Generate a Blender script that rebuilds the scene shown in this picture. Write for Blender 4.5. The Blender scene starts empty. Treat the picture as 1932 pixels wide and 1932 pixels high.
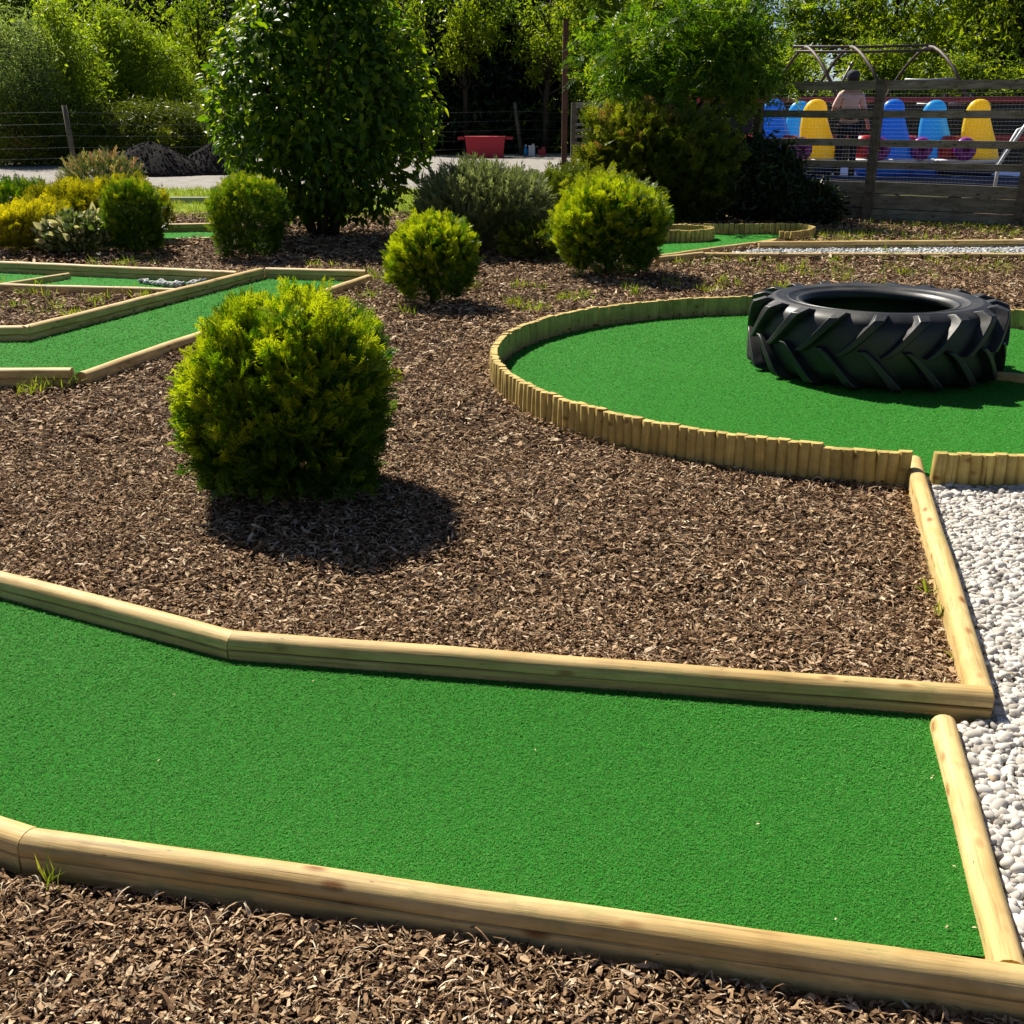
import bpy, math, random
import numpy as np
from mathutils import Vector, Matrix
R_ = random.Random(7)
rng = np.random.default_rng(11)
C = bpy.context.scene.collection
PI = math.pi
# ---------------------------------------------------------------- camera geometry (metres; camera looks along +y)
FOC, EYE, PITCH = 2200.0, 1.55, math.atan((966 - 204) / 2200.0)
def at(x, y, z=0.0):
    """ground-plan point of a spot measured in the photograph, at height z"""
    dx, dy = (x - 966) / FOC, -(y - 966) / FOC
    d = (dx, math.cos(PITCH) + dy * math.sin(PITCH), -math.sin(PITCH) + dy * math.cos(PITCH))
    t = (z - EYE) / d[2]
    return np.array([d[0] * t, d[1] * t, z])
def xat(u, Y):
    """x of a measured column at distance Y (about eye height)"""
    return (u - 966) / FOC * Y * 0.96
# ---------------------------------------------------------------- mesh helpers
class MB:
    """collects triangles; build() links them as ONE mesh object"""
    def __init__(s): s.V, s.T, s.A, s.n = [], [], [], 0
    def add(s, V, T, a=0.5):
        V = np.asarray(V, float).reshape(-1, 3); T = np.asarray(T, int).reshape(-1, 3)
        s.V.append(V); s.T.append(T + s.n); s.n += len(V)
        s.A.append(np.full(len(V), a) if np.isscalar(a) else np.asarray(a, float))
        return s
    def box(s, c, size, rz=0.0, a=0.5, tilt=(0, 0)):
        x, y, z = [q / 2 for q in size]
        v = np.array([(i, j, k) for k in (-z, z) for i, j in ((-x, -y), (x, -y), (x, y), (-x, y))])
        M = np.array(Matrix.Rotation(rz, 3, 'Z') @ Matrix.Rotation(tilt[0], 3, 'X') @ Matrix.Rotation(tilt[1], 3, 'Y'))
        q = [(0, 3, 2, 1), (4, 5, 6, 7), (0, 1, 5, 4), (1, 2, 6, 5), (2, 3, 7, 6), (3, 0, 4, 7)]
        return s.add(v @ M.T + np.array(c), quads(q), a)
    def tube(s, pts, rad, n=8, a=0.5, cap=True):
        pts = [Vector(p) for p in pts]
        if np.isscalar(rad): rad = [rad] * len(pts)
        V, T = [], []
        up = Vector((0.31, 0.17, 0.93))
        for i, p in enumerate(pts):
            t = (pts[min(i + 1, len(pts) - 1)] - pts[max(i - 1, 0)])
            t = t.normalized() if t.length > 1e-9 else Vector((0, 0, 1))
            if abs(t.dot(up)) > 0.97: up = Vector((1, 0.2, 0.1))
            b = t.cross(up).normalized(); c = b.cross(t)
            for k in range(n):
                an = 2 * PI * k / n
                V.append(p + (b * math.cos(an) + c * math.sin(an)) * rad[i])
        for i in range(len(pts) - 1):
            for k in range(n):
                k2 = (k + 1) % n
                T += [(i * n + k, i * n + k2, (i + 1) * n + k2), (i * n + k, (i + 1) * n + k2, (i + 1) * n + k)]
        if cap:
            m = len(V); V += [pts[0], pts[-1]]; L = (len(pts) - 1) * n
            for k in range(n):
                k2 = (k + 1) % n
                T += [(m, k2, k), (m + 1, L + k, L + k2)]
        return s.add([tuple(v) for v in V], T, a)
    def lathe(s, prof, c=(0, 0, 0), n=24, sx=1.0, sy=1.0, a=0.5):
        V, T = [], []
        for r, z in prof:
            for k in range(n):
                an = 2 * PI * k / n
                V.append((c[0] + r * sx * math.cos(an), c[1] + r * sy * math.sin(an), c[2] + z))
        for i in range(len(prof) - 1):
            for k in range(n):
                k2 = (k + 1) % n
                T += [(i * n + k, i * n + k2, (i + 1) * n + k2), (i * n + k, (i + 1) * n + k2, (i + 1) * n + k)]
        return s.add(V, T, a)
    def build(s, name, mat, parent=None, smooth=False):
        return link(name, np.concatenate(s.V), np.concatenate(s.T), mat, parent, smooth, np.concatenate(s.A))
def quads(q):
    return [t for a, b, c, d in q for t in ((a, b, c), (a, c, d))]
def link(name, V, T, mat, parent=None, smooth=False, attr=None):
    me = bpy.data.meshes.new(name)
    V = np.ascontiguousarray(V, np.float32); T = np.ascontiguousarray(T, np.int32)
    me.vertices.add(len(V)); me.vertices.foreach_set('co', V.ravel())
    me.loops.add(T.size); me.loops.foreach_set('vertex_index', T.ravel())
    me.polygons.add(len(T)); me.polygons.foreach_set('loop_start', np.arange(0, T.size, 3, dtype=np.int32))
    me.polygons.foreach_set('use_smooth', np.full(len(T), bool(smooth)))
    if attr is not None:
        at_ = me.attributes.new('rnd', 'FLOAT', 'POINT'); at_.data.foreach_set('value', np.ascontiguousarray(attr, np.float32))
    me.update(calc_edges=True); me.validate()
    if mat: me.materials.append(mat)
    o = bpy.data.objects.new(name, me); C.objects.link(o)
    if parent: o.parent = parent
    return o
def tag(o, label=None, cat=None, group=None, kind=None):
    if label: o['label'] = label
    if cat: o['category'] = cat
    if group: o['group'] = group
    if kind: o['kind'] = kind
    return o
def empty(name, loc, rz=0.0):
    o = bpy.data.objects.new(name, None); C.objects.link(o)
    o.location = [float(q) for q in loc]; o.rotation_euler = (0, 0, rz); o.empty_display_size = 0.1
    return o
def thing(name, label, cat, loc=(0, 0, 0), rz=0.0, group=None):
    return tag(empty(name, loc, rz), label, cat, group)
def frames(D, N):
    """rotation matrices whose x axis is D and whose z axis is near N"""
    D = D / np.linalg.norm(D, axis=1, keepdims=True)
    Y = np.cross(N, D); Y /= np.linalg.norm(Y, axis=1, keepdims=True) + 1e-9
    Z = np.cross(D, Y)
    return np.stack([D, Y, Z], axis=2)
def inst(tv, tt, P, M, S):
    """k copies of a small template merged into one triangle soup"""
    k, n = len(P), len(tv)
    S = np.asarray(S); S = S[:, None, None] if S.ndim == 1 else S[:, None, :]
    V = np.einsum('kij,knj->kni', M, tv[None] * S) + P[:, None, :]
    T = tt[None] + (np.arange(k) * n)[:, None, None]
    return V.reshape(-1, 3), T.reshape(-1, 3)
def unit(v): return v / (np.linalg.norm(v, axis=-1, keepdims=True) + 1e-9)
def inpoly(P, poly):
    x, y = P[:, 0], P[:, 1]; r = np.zeros(len(P), bool); m = len(poly)
    for i in range(m):
        x0, y0 = poly[i][0], poly[i][1]; x1, y1 = poly[(i + 1) % m][0], poly[(i + 1) % m][1]
        c = ((y0 > y) != (y1 > y)) & (x < (x1 - x0) * (y - y0) / (y1 - y0 + 1e-12) + x0)
        r ^= c
    return r
# ---------------------------------------------------------------- materials
def newmat(name):
    m = bpy.data.materials.new(name); m.use_nodes = True
    nt = m.node_tree; nt.nodes.clear()
    out = nt.nodes.new('ShaderNodeOutputMaterial')
    return m, nt, out
def nd(nt, t, **kw):
    n = nt.nodes.new(t)
    for k, v in kw.items():
        if k in n.inputs: n.inputs[k].default_value = v
        else: setattr(n, k, v)
    return n
def ramp(nt, stops, fac=None):
    r = nt.nodes.new('ShaderNodeValToRGB'); e = r.color_ramp.elements
    while len(e) < len(stops): e.new(0.5)
    for i, (p, c) in enumerate(stops):
        e[i].position = p; e[i].color = (c[0], c[1], c[2], 1)
    if fac is not None: nt.links.new(fac, r.inputs[0])
    return r
def coords(nt, scale=(1, 1, 1), space='Object'):
    tc = nd(nt, 'ShaderNodeTexCoord'); mp = nd(nt, 'ShaderNodeMapping'); mp.inputs['Scale'].default_value = scale
    nt.links.new(tc.outputs[space], mp.inputs['Vector']); return mp.outputs[0]
def noise(nt, vec, scale, detail=4, rough=0.55):
    n = nd(nt, 'ShaderNodeTexNoise'); n.inputs['Scale'].default_value = scale; n.inputs['Detail'].default_value = detail
    n.inputs['Roughness'].default_value = rough; nt.links.new(vec, n.inputs['Vector']); return n
def mixc(nt, a, b, fac, mode='MIX'):
    m = nd(nt, 'ShaderNodeMix', data_type='RGBA', blend_type=mode)
    for s, v in ((6, a), (7, b), (0, fac)):
        if hasattr(v, 'default_value') or hasattr(v, 'links'): nt.links.new(v, m.inputs[s])
        else: m.inputs[s].default_value = v if s == 0 else (v[0], v[1], v[2], 1)
    return m.outputs[2]
def bump(nt, h, strength=0.5, dist=0.01):
    b = nd(nt, 'ShaderNodeBump'); b.inputs['Strength'].default_value = strength; b.inputs['Distance'].default_value = dist
    nt.links.new(h, b.inputs['Height']); return b.outputs[0]
def surf(name, stops, scale=8.0, rough=0.7, spec=0.3, stretch=(1, 1, 1), bmp=0.3, bdist=0.01, detail=5, metal=0.0, rscale=None):
    m, nt, out = newmat(name)
    v = coords(nt, stretch); n = noise(nt, v, scale, detail)
    col = ramp(nt, stops, n.outputs['Fac']).outputs[0]
    b = nd(nt, 'ShaderNodeBsdfPrincipled'); b.inputs['Roughness'].default_value = rough
    b.inputs['Specular IOR Level'].default_value = spec; b.inputs['Metallic'].default_value = metal
    nt.links.new(col, b.inputs['Base Color'])
    if bmp:
        n2 = noise(nt, v, scale * 4, 4); nt.links.new(bump(nt, n2.outputs['Fac'], bmp, bdist), b.inputs['Normal'])
    nt.links.new(b.outputs[0], out.inputs[0]); return m
def leafmat(name, stops, trans=0.45, tcol=(1.25, 1.15, 0.5), rough=0.45, spec=0.4):
    """leaf: reflects on one side, lets sunlight through; colour varies from shoot to shoot"""
    m, nt, out = newmat(name)
    a = nd(nt, 'ShaderNodeAttribute', attribute_name='rnd')
    col = ramp(nt, stops, a.outputs['Fac']).outputs[0]
    b = nd(nt, 'ShaderNodeBsdfPrincipled'); b.inputs['Roughness'].default_value = rough; b.inputs['Specular IOR Level'].default_value = spec
    nt.links.new(col, b.inputs['Base Color'])
    t = nd(nt, 'ShaderNodeBsdfTranslucent')
    nt.links.new(mixc(nt, col, tcol, 1.0, 'MULTIPLY'), t.inputs['Color'])
    mx = nd(nt, 'ShaderNodeMixShader'); mx.inputs[0].default_value = trans
    nt.links.new(b.outputs[0], mx.inputs[1]); nt.links.new(t.outputs[0], mx.inputs[2])
    nt.links.new(mx.outputs[0], out.inputs[0]); return m
def rndmat(name, stops, rough=0.8, spec=0.25, nscale=60, namt=0.35):
    m, nt, out = newmat(name)
    a = nd(nt, 'ShaderNodeAttribute', attribute_name='rnd')
    col = ramp(nt, stops, a.outputs['Fac']).outputs[0]
    n = noise(nt, coords(nt), nscale, 3)
    g = ramp(nt, [(0.3, (1 - namt,) * 3), (0.7, (1, 1, 1))], n.outputs['Fac']).outputs[0]
    b = nd(nt, 'ShaderNodeBsdfPrincipled'); b.inputs['Roughness'].default_value = rough; b.inputs['Specular IOR Level'].default_value = spec
    nt.links.new(mixc(nt, col, g, 1.0, 'MULTIPLY'), b.inputs['Base Color'])
    nt.links.new(b.outputs[0], out.inputs[0]); return m
def woodmat(name, c0, c1, knot, grain=(1.3, 26, 26), dark=0.55, rough=0.62, knots=True, mott=None):
    m, nt, out = newmat(name)
    info = nd(nt, 'ShaderNodeObjectInfo')
    tc = nd(nt, 'ShaderNodeTexCoord')
    off = nd(nt, 'ShaderNodeVectorMath', operation='SCALE'); off.inputs[0].default_value = (31, 17, 23)
    nt.links.new(info.outputs['Random'], off.inputs['Scale'])
    ad = nd(nt, 'ShaderNodeVectorMath', operation='ADD')
    nt.links.new(tc.outputs['Object'], ad.inputs[0]); nt.links.new(off.outputs[0], ad.inputs[1])
    def mp(s):
        q = nd(nt, 'ShaderNodeMapping'); q.inputs['Scale'].default_value = s; nt.links.new(ad.outputs[0], q.inputs[0]); return q.outputs[0]
    big = noise(nt, mp((1.5, 9, 9)), 1.6, 3)
    gr = noise(nt, mp(grain), 2.2, 6, 0.65)
    col = ramp(nt, [(0.3, c0), (0.72, c1)], big.outputs['Fac']).outputs[0]
    line = ramp(nt, [(0.32, (dark,) * 3), (0.47, (0.93,) * 3), (0.7, (1.06,) * 3)], gr.outputs['Fac']).outputs[0]
    col = mixc(nt, col, line, 0.8, 'MULTIPLY')
    if knots:
        vo = nd(nt, 'ShaderNodeTexVoronoi'); vo.inputs['Scale'].default_value = 1.0; nt.links.new(mp((5.5, 13, 13)), vo.inputs['Vector'])
        kf = ramp(nt, [(0.06, (1, 1, 1)), (0.11, (.75, .75, .75)), (0.2, (0, 0, 0))], vo.outputs['Distance']).outputs[0]
        col = mixc(nt, col, knot, kf)
    ck = noise(nt, mp((grain[0] * .5, grain[1] * 3.2, grain[2] * 3.2) if grain[0] < grain[2] else (grain[0] * 3.2, grain[1] * 3.2, grain[2] * .5)), 1.0, 3, 0.5)
    col = mixc(nt, col, ramp(nt, [(0.27, (0.30, 0.24, 0.17)), (0.335, (1, 1, 1)), (0.66, (1, 1, 1)), (0.78, (1.1, 1.08, 1.04))], ck.outputs['Fac']).outputs[0], 1.0, 'MULTIPLY')
    # small checks and pinholes
    v2 = nd(nt, 'ShaderNodeTexVoronoi'); v2.inputs['Scale'].default_value = 1.0; nt.links.new(mp((9, 55, 55)), v2.inputs['Vector'])
    pf = ramp(nt, [(0.04, (1, 1, 1)), (0.075, (0, 0, 0))], v2.outputs['Distance']).outputs[0]
    col = mixc(nt, col, (0.07, 0.045, 0.02), pf)
    dirt = noise(nt, mp((3, 3, 3)), 2.3, 5)
    df = ramp(nt, [(0.5, (1, 1, 1)), (0.78, (0.62, 0.58, 0.5))], dirt.outputs['Fac']).outputs[0]
    col = mixc(nt, col, df, 0.8, 'MULTIPLY')
    if mott:
        mo = noise(nt, mp((2, 6, 6)), 3.0, 6, 0.7)
        col = mixc(nt, col, mott, ramp(nt, [(0.52, (0, 0, 0)), (0.62, (0.8,) * 3)], mo.outputs['Fac']).outputs[0])
    hs = nd(nt, 'ShaderNodeHueSaturation'); hs.inputs['Fac'].default_value = 1
    mr = nd(nt, 'ShaderNodeMapRange'); mr.inputs[3].default_value = 0.86; mr.inputs[4].default_value = 1.1
    nt.links.new(info.outputs['Random'], mr.inputs[0]); nt.links.new(mr.outputs[0], hs.inputs['Value']); nt.links.new(col, hs.inputs['Color'])
    b = nd(nt, 'ShaderNodeBsdfPrincipled'); b.inputs['Roughness'].default_value = rough; b.inputs['Specular IOR Level'].default_value = 0.3
    nt.links.new(hs.outputs[0], b.inputs['Base Color'])
    nt.links.new(bump(nt, gr.outputs['Fac'], 0.45, 0.004), b.inputs['Normal'])
    nt.links.new(b.outputs[0], out.inputs[0]); return m
def paint(name, c, rough=0.4, spec=0.5, var=0.12, sc=5):
    return surf(name, [(0.3, [q * (1 - var) for q in c]), (0.7, c)], sc, rough, spec, bmp=0.04, bdist=0.003)

M = {}
M['pine'] = woodmat('pine', (0.52, 0.335, 0.115), (0.71, 0.52, 0.235), (0.28, 0.12, 0.035), mott=(0.40, 0.33, 0.12), grain=(1.6, 40, 40), dark=.42)
M['pinelog'] = woodmat('pine_log', (0.44, 0.32, 0.085), (0.62, 0.46, 0.15), (0.22, 0.12, 0.03), grain=(26, 26, 1.6), knots=True)
M['oldwood'] = woodmat('weathered_wood', (0.19, 0.17, 0.125), (0.36, 0.33, 0.25), (0.05, 0.04, 0.03), dark=0.4, rough=0.85, mott=(0.13, 0.135, 0.06))
M['postwood'] = woodmat('dark_post_wood', (0.085, 0.072, 0.05), (0.17, 0.15, 0.11), (0.04, 0.03, 0.02), grain=(26, 26, 1.3), dark=0.4, rough=0.85)
M['greywood'] = woodmat('grey_wood', (0.15, 0.135, 0.11), (0.27, 0.25, 0.21), (0.08, 0.07, 0.05), dark=0.5, rough=0.85)
M['bark'] = surf('tree_bark', [(0.3, (0.030, 0.022, 0.014)), (0.7, (0.085, 0.065, 0.045))], 6, 0.9, 0.2, (1, 1, 0.25), 0.7, 0.02)
M['twig'] = surf('brown_twig', [(0.3, (0.05, 0.03, 0.017)), (0.7, (0.12, 0.075, 0.04))], 20, 0.85, 0.2)
M['soil'] = surf('mulch_soil', [(0.32, (0.030, 0.020, 0.012)), (0.5, (0.085, 0.055, 0.034)), (0.72, (0.19, 0.125, 0.078))], 34, 0.95, 0.15, (1, 1, 1), 1.0, 0.02, 8)
M['earth'] = surf('rough_ground', [(0.35, (0.035, 0.045, 0.012)), (0.6, (0.075, 0.07, 0.03)), (0.8, (0.10, 0.085, 0.05))], 1.4, 0.95, 0.1, bmp=0.5, bdist=0.05, detail=8)
M['chips'] = rndmat('bark_chips', [(0.0, (0.05, 0.028, 0.014)), (0.22, (0.165, 0.094, 0.050)), (0.5, (0.36, 0.228, 0.128)), (0.78, (0.57, 0.40, 0.245)), (1.0, (0.86, 0.72, 0.53))], 0.85, 0.1, 90)
M['felt'] = leafmat('green_felt_pile', [(0, (0.050, 0.24, 0.030)), (0.5, (0.070, 0.30, 0.042)), (0.9, (0.115, 0.37, 0.062)), (1, (0.18, 0.46, 0.12))], 0.35, (1.0, 1.05, .9), 0.7, 0.12)
M['feltbase'] = surf('green_felt_backing', [(0.3, (0.018, 0.155, 0.014)), (0.7, (0.03, 0.23, 0.022))], 220, 0.9, 0.1, bmp=0.8, bdist=0.004, detail=3)
M['pebble'] = rndmat('white_pebble', [(0, (0.27, 0.24, 0.21)), (0.22, (0.47, 0.435, 0.39)), (0.55, (0.58, 0.55, 0.505)), (0.9, (0.68, 0.65, 0.605)), (1, (0.42, 0.32, 0.22))], 0.7, 0.3, 50, 0.15)
M['greystone'] = rndmat('grey_chipping', [(0, (0.22, 0.225, 0.225)), (0.4, (0.42, 0.43, 0.43)), (1, (0.62, 0.63, 0.63))], 0.8, 0.2, 40, 0.15)
M['grit'] = surf('gravel_bed', [(0.35, (0.12, 0.115, 0.105)), (0.6, (0.45, 0.44, 0.42))], 70, 0.95, 0.1, bmp=1.0, bdist=0.02)
M['greygrit'] = surf('grey_gravel_bed', [(0.35, (0.14, 0.15, 0.15)), (0.6, (0.40, 0.42, 0.43))], 60, 0.95, 0.1, bmp=1.0, bdist=0.02)
M['track'] = surf('track_stone', [(0.3, (0.20, 0.185, 0.17)), (0.7, (0.34, 0.32, 0.295))], 3.5, 0.95, 0.1, bmp=0.6, bdist=0.02, detail=9)
M['heap'] = surf('dark_stone', [(0.3, (0.016, 0.015, 0.015)), (0.68, (0.034, 0.031, 0.031))], 45, 0.95, 0.05, bmp=.5, bdist=0.03, detail=8)
M['lawn'] = surf('lawn_base', [(0.3, (0.12, 0.19, 0.014)), (0.7, (0.24, 0.32, 0.03))], 2.0, 0.9, 0.1, bmp=0.6, bdist=0.02, detail=7)
M['grass'] = leafmat('grass_blade', [(0, (0.09, 0.16, 0.014)), (0.6, (0.22, 0.32, 0.025)), (1, (0.36, 0.35, 0.07))], 0.5)
M['rubber'] = surf('tyre_rubber', [(0.3, (0.009, 0.0095, 0.0105)), (0.7, (0.021, 0.021, 0.023))], 9, 0.42, 0.45, bmp=0.12, bdist=0.003)
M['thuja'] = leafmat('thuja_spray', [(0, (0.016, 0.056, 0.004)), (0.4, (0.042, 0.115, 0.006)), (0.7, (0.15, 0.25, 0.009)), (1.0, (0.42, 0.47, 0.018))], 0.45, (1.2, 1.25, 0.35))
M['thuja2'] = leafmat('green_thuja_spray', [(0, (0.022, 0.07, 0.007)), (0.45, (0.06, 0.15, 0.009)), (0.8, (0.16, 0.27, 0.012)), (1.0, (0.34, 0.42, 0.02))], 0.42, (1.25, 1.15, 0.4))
M['gold'] = leafmat('golden_spray', [(0, (0.08, 0.11, 0.007)), (0.45, (0.30, 0.29, 0.014)), (1.0, (0.66, 0.58, 0.026))], 0.42, (1.1, 1.1, 0.35))
M['broad'] = leafmat('broad_leaf', [(0, (0.028, 0.08, 0.006)), (0.5, (0.075, 0.165, 0.009)), (0.82, (0.19, 0.29, 0.012)), (1.0, (0.36, 0.44, 0.018))], 0.56, (1.35, 1.3, 0.35), 0.42, 0.35)
M['rowan'] = leafmat('feathered_leaf', [(0, (0.035, 0.095, 0.009)), (0.55, (0.095, 0.21, 0.016)), (1.0, (0.26, 0.37, 0.025))], 0.52, (1.3, 1.2, 0.35), 0.42, 0.32)
M['sage'] = leafmat('grey_green_needle', [(0, (0.085, 0.11, 0.04)), (0.5, (0.19, 0.23, 0.09)), (1.0, (0.34, 0.39, 0.17))], 0.35, (1.1, 1.1, 0.7))
M['juniper'] = leafmat('juniper_spray', [(0, (0.03, 0.06, 0.008)), (0.5, (0.11, 0.16, 0.012)), (0.965, (0.30, 0.34, 0.022)), (1.0, (0.24, 0.14, 0.05))], 0.4)
M['darkleaf'] = leafmat('dark_leaf', [(0, (0.010, 0.024, 0.006)), (0.6, (0.024, 0.05, 0.010)), (1.0, (0.07, 0.11, 0.016))], 0.35)
M['varieg'] = leafmat('variegated_leaf', [(0, (0.05, 0.09, 0.02)), (0.45, (0.12, 0.18, 0.04)), (0.6, (0.42, 0.42, 0.22)), (1.0, (0.62, 0.6, 0.36))], 0.35, (1.1, 1.05, 0.7))
M['pieris'] = leafmat('pink_tipped_leaf', [(0, (0.03, 0.07, 0.02)), (0.5, (0.13, 0.17, 0.06)), (0.75, (0.36, 0.35, 0.19)), (0.93, (0.42, 0.27, 0.20)), (1.0, (0.36, 0.15, 0.11))], 0.35)
M['willow'] = leafmat('willow_leaf', [(0, (0.08, 0.13, 0.045)), (0.5, (0.18, 0.25, 0.09)), (1.0, (0.34, 0.40, 0.18))], 0.6, (1.25, 1.25, 0.6))
M['birch'] = leafmat('birch_leaf', [(0, (0.09, 0.16, 0.014)), (0.5, (0.21, 0.31, 0.022)), (1.0, (0.44, 0.50, 0.05))], 0.6, (1.25, 1.25, 0.45))
M['wood'] = leafmat('woodland_leaf', [(0, (0.05, 0.11, 0.009)), (0.5, (0.16, 0.25, 0.014)), (1.0, (0.38, 0.45, 0.025))], 0.6, (1.3, 1.25, 0.4))
M['ivy'] = leafmat('ivy_leaf', [(0, (0.005, 0.016, 0.008)), (0.7, (0.012, 0.03, 0.012)), (1.0, (0.05, 0.085, 0.012))], 0.28)
_m = M['rubber']; _nt = _m.node_tree; _b = [q for q in _nt.nodes if q.type == 'BSDF_PRINCIPLED'][0]; _c = _b.inputs['Base Color'].links[0].from_socket
_n = noise(_nt, coords(_nt), 3.2, 6, .65); _f = ramp(_nt, [(.48, (0, 0, 0)), (.75, (.55,) * 3)], _n.outputs['Fac']).outputs[0]
_nt.links.new(mixc(_nt, _c, (.055, .052, .047), _f), _b.inputs['Base Color']); _r = ramp(_nt, [(.4, (.38,) * 3), (.75, (.62,) * 3)], _n.outputs['Fac']).outputs[0]; _nt.links.new(_r, _b.inputs['Roughness'])
M['rust'] = surf('rusty_steel', [(0.3, (0.045, 0.02, 0.014)), (0.7, (0.12, 0.05, 0.032))], 7, 0.75, 0.3, (1, 1, 0.3), 0.3, 0.01)
M['steel'] = surf('dull_steel', [(0.3, (0.12, 0.10, 0.09)), (0.7, (0.24, 0.21, 0.19))], 9, 0.45, 0.5, bmp=0.2, metal=0.4)
M['hoop'] = surf('rusty_tube', [(0.3, (0.05, 0.032, 0.024)), (0.7, (0.14, 0.105, 0.085))], 9, 0.6, 0.4, bmp=0.2)
M['wire'] = surf('galvanised_wire', [(0.3, (0.30, 0.31, 0.31)), (0.7, (0.45, 0.46, 0.46))], 9, 0.45, 0.5, bmp=0, metal=0.3)
M['darkwire'] = surf('dark_wire', [(0.3, (0.10, 0.11, 0.11)), (0.7, (0.2, 0.21, 0.21))], 9, 0.5, 0.4, bmp=0)
M['yellow'] = paint('yellow_plastic', (0.78, 0.52, 0.02), 0.3)
M['blue'] = paint('blue_plastic', (0.02, 0.20, 0.70), 0.3)
M['sky'] = paint('sky_blue_plastic', (0.035, 0.36, 0.72), 0.3)
M['navy'] = paint('navy_paint', (0.012, 0.04, 0.15), 0.4)
def thinplastic(name, c):
    m, nt, out = newmat(name); b = nd(nt, 'ShaderNodeBsdfPrincipled'); b.inputs['Base Color'].default_value = (*c, 1); b.inputs['Roughness'].default_value = .32
    t = nd(nt, 'ShaderNodeBsdfTranslucent'); t.inputs['Color'].default_value = (*c, 1); mx = nd(nt, 'ShaderNodeMixShader'); mx.inputs[0].default_value = .45
    nt.links.new(b.outputs[0], mx.inputs[1]); nt.links.new(t.outputs[0], mx.inputs[2]); nt.links.new(mx.outputs[0], out.inputs[0]); return m
M['yellow'] = thinplastic('yellow_plastic', (0.95, 0.74, 0.04)); M['blue'] = thinplastic('blue_plastic', (0.03, 0.33, 0.85)); M['sky'] = thinplastic('sky_blue_plastic', (0.05, 0.52, 0.90))
M['purple'] = paint('purple_plastic', (0.22, 0.015, 0.30), 0.3)
M['red'] = paint('red_paint', (0.5, 0.012, 0.03), 0.35)
M['crimson'] = paint('crimson_paint', (0.46, 0.005, 0.022), 0.5)
M['white'] = paint('white_plastic', (0.75, 0.76, 0.78), 0.4)
M['dark'] = paint('dark_panel', (0.016, 0.018, 0.024), 0.6)
M['skin'] = paint('skin', (0.50, 0.29, 0.21), 0.5, 0.3)
M['pink'] = surf('pink_cloth', [(0.35, (0.62, 0.30, 0.29)), (0.65, (0.88, 0.58, 0.55))], 14, 0.85, 0.1, (1, 1, 0.4), 0.5, 0.02)
M['navycloth'] = paint('navy_cloth', (0.018, 0.022, 0.05), 0.85, 0.1)
M['capcloth'] = paint('grey_cap_cloth', (0.055, 0.058, 0.075), 0.8, 0.15)
M['hair'] = paint('brown_hair', (0.04, 0.028, 0.02), 0.7, 0.2)
M['kerb'] = paint('pale_concrete', (0.45, 0.44, 0.42), 0.9, 0.1)

# ---------------------------------------------------------------- plan of the course
CC, CR = np.array([2.14, 7.08]), 2.20                     # round green with the tyre
W = 0.075                                                 # rail width
J1 = at(430.5, 1245); A1 = at(0, 1129); E2 = at(1871.5, 1358.4)
J4 = at(37.5, 1639); E4 = at(1932, 1919); A3 = at(0, 1626.5)
def ext(a, b, d):  # a point d metres beyond b on the line a-b
    v = (b - a) / np.linalg.norm(b - a); return b + v * d
A1x = ext(J1, A1, 1.2); E4x = ext(J4, E4, 0.5); A3x = ext(J4, A3, 0.8)
G1a, G1b = at(1778, 1365), at(1890, 1808)                 # end rail between near green and pebbles (centre line)
G2a, G2b = at(1726, 861, .075), at(1858, 1303, .075)      # rail up to the round green (centre line)
G2a[2] = G2b[2] = 0
F1 = [A1x, J1, E2 + (E2 - J1) * -0.05, G1a, G1b + [0, -.0, 0], G1b + (J4 - E4) * .06 + [0, -.01, 0], J4 + [.01, .035, 0], A3x + [0, .035, 0]]
near_poly = [A1x + [0, .08, 0], J1 + [0, .08, 0], E2 + [.0, .08, 0], E2 + [.04, -.03, 0], G1b + [.5, 0, 0], E4x, J4 + [0, -.02, 0], A3x + [0, -.02, 0]]
# left hole
L1a, L1c = at(56, 643.6), at(500, 526); L0 = ext(L1a, at(0, 644.4), 1.0); L2r = np.array([-1.39, 11.13, 0])
L3b, L3m = at(144, 722), None
L4 = ext(L3b, at(0, 722), 1.2)
F3 = [L0, L1a, L1c, L2r, L3b, L4]
L5a, L5c = at(0, 496, .09), at(447, 515, .09); L6a, L6b = at(0, 530, .09), at(363, 540, .09)
for p in (L5a, L5c, L6a, L6b): p[2] = 0
L5a = ext(L5c, L5a, 1.0); L6a = ext(L6b, L6a, 1.0)
F4 = [L5a, L5c, L6b, L6a]
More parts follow.
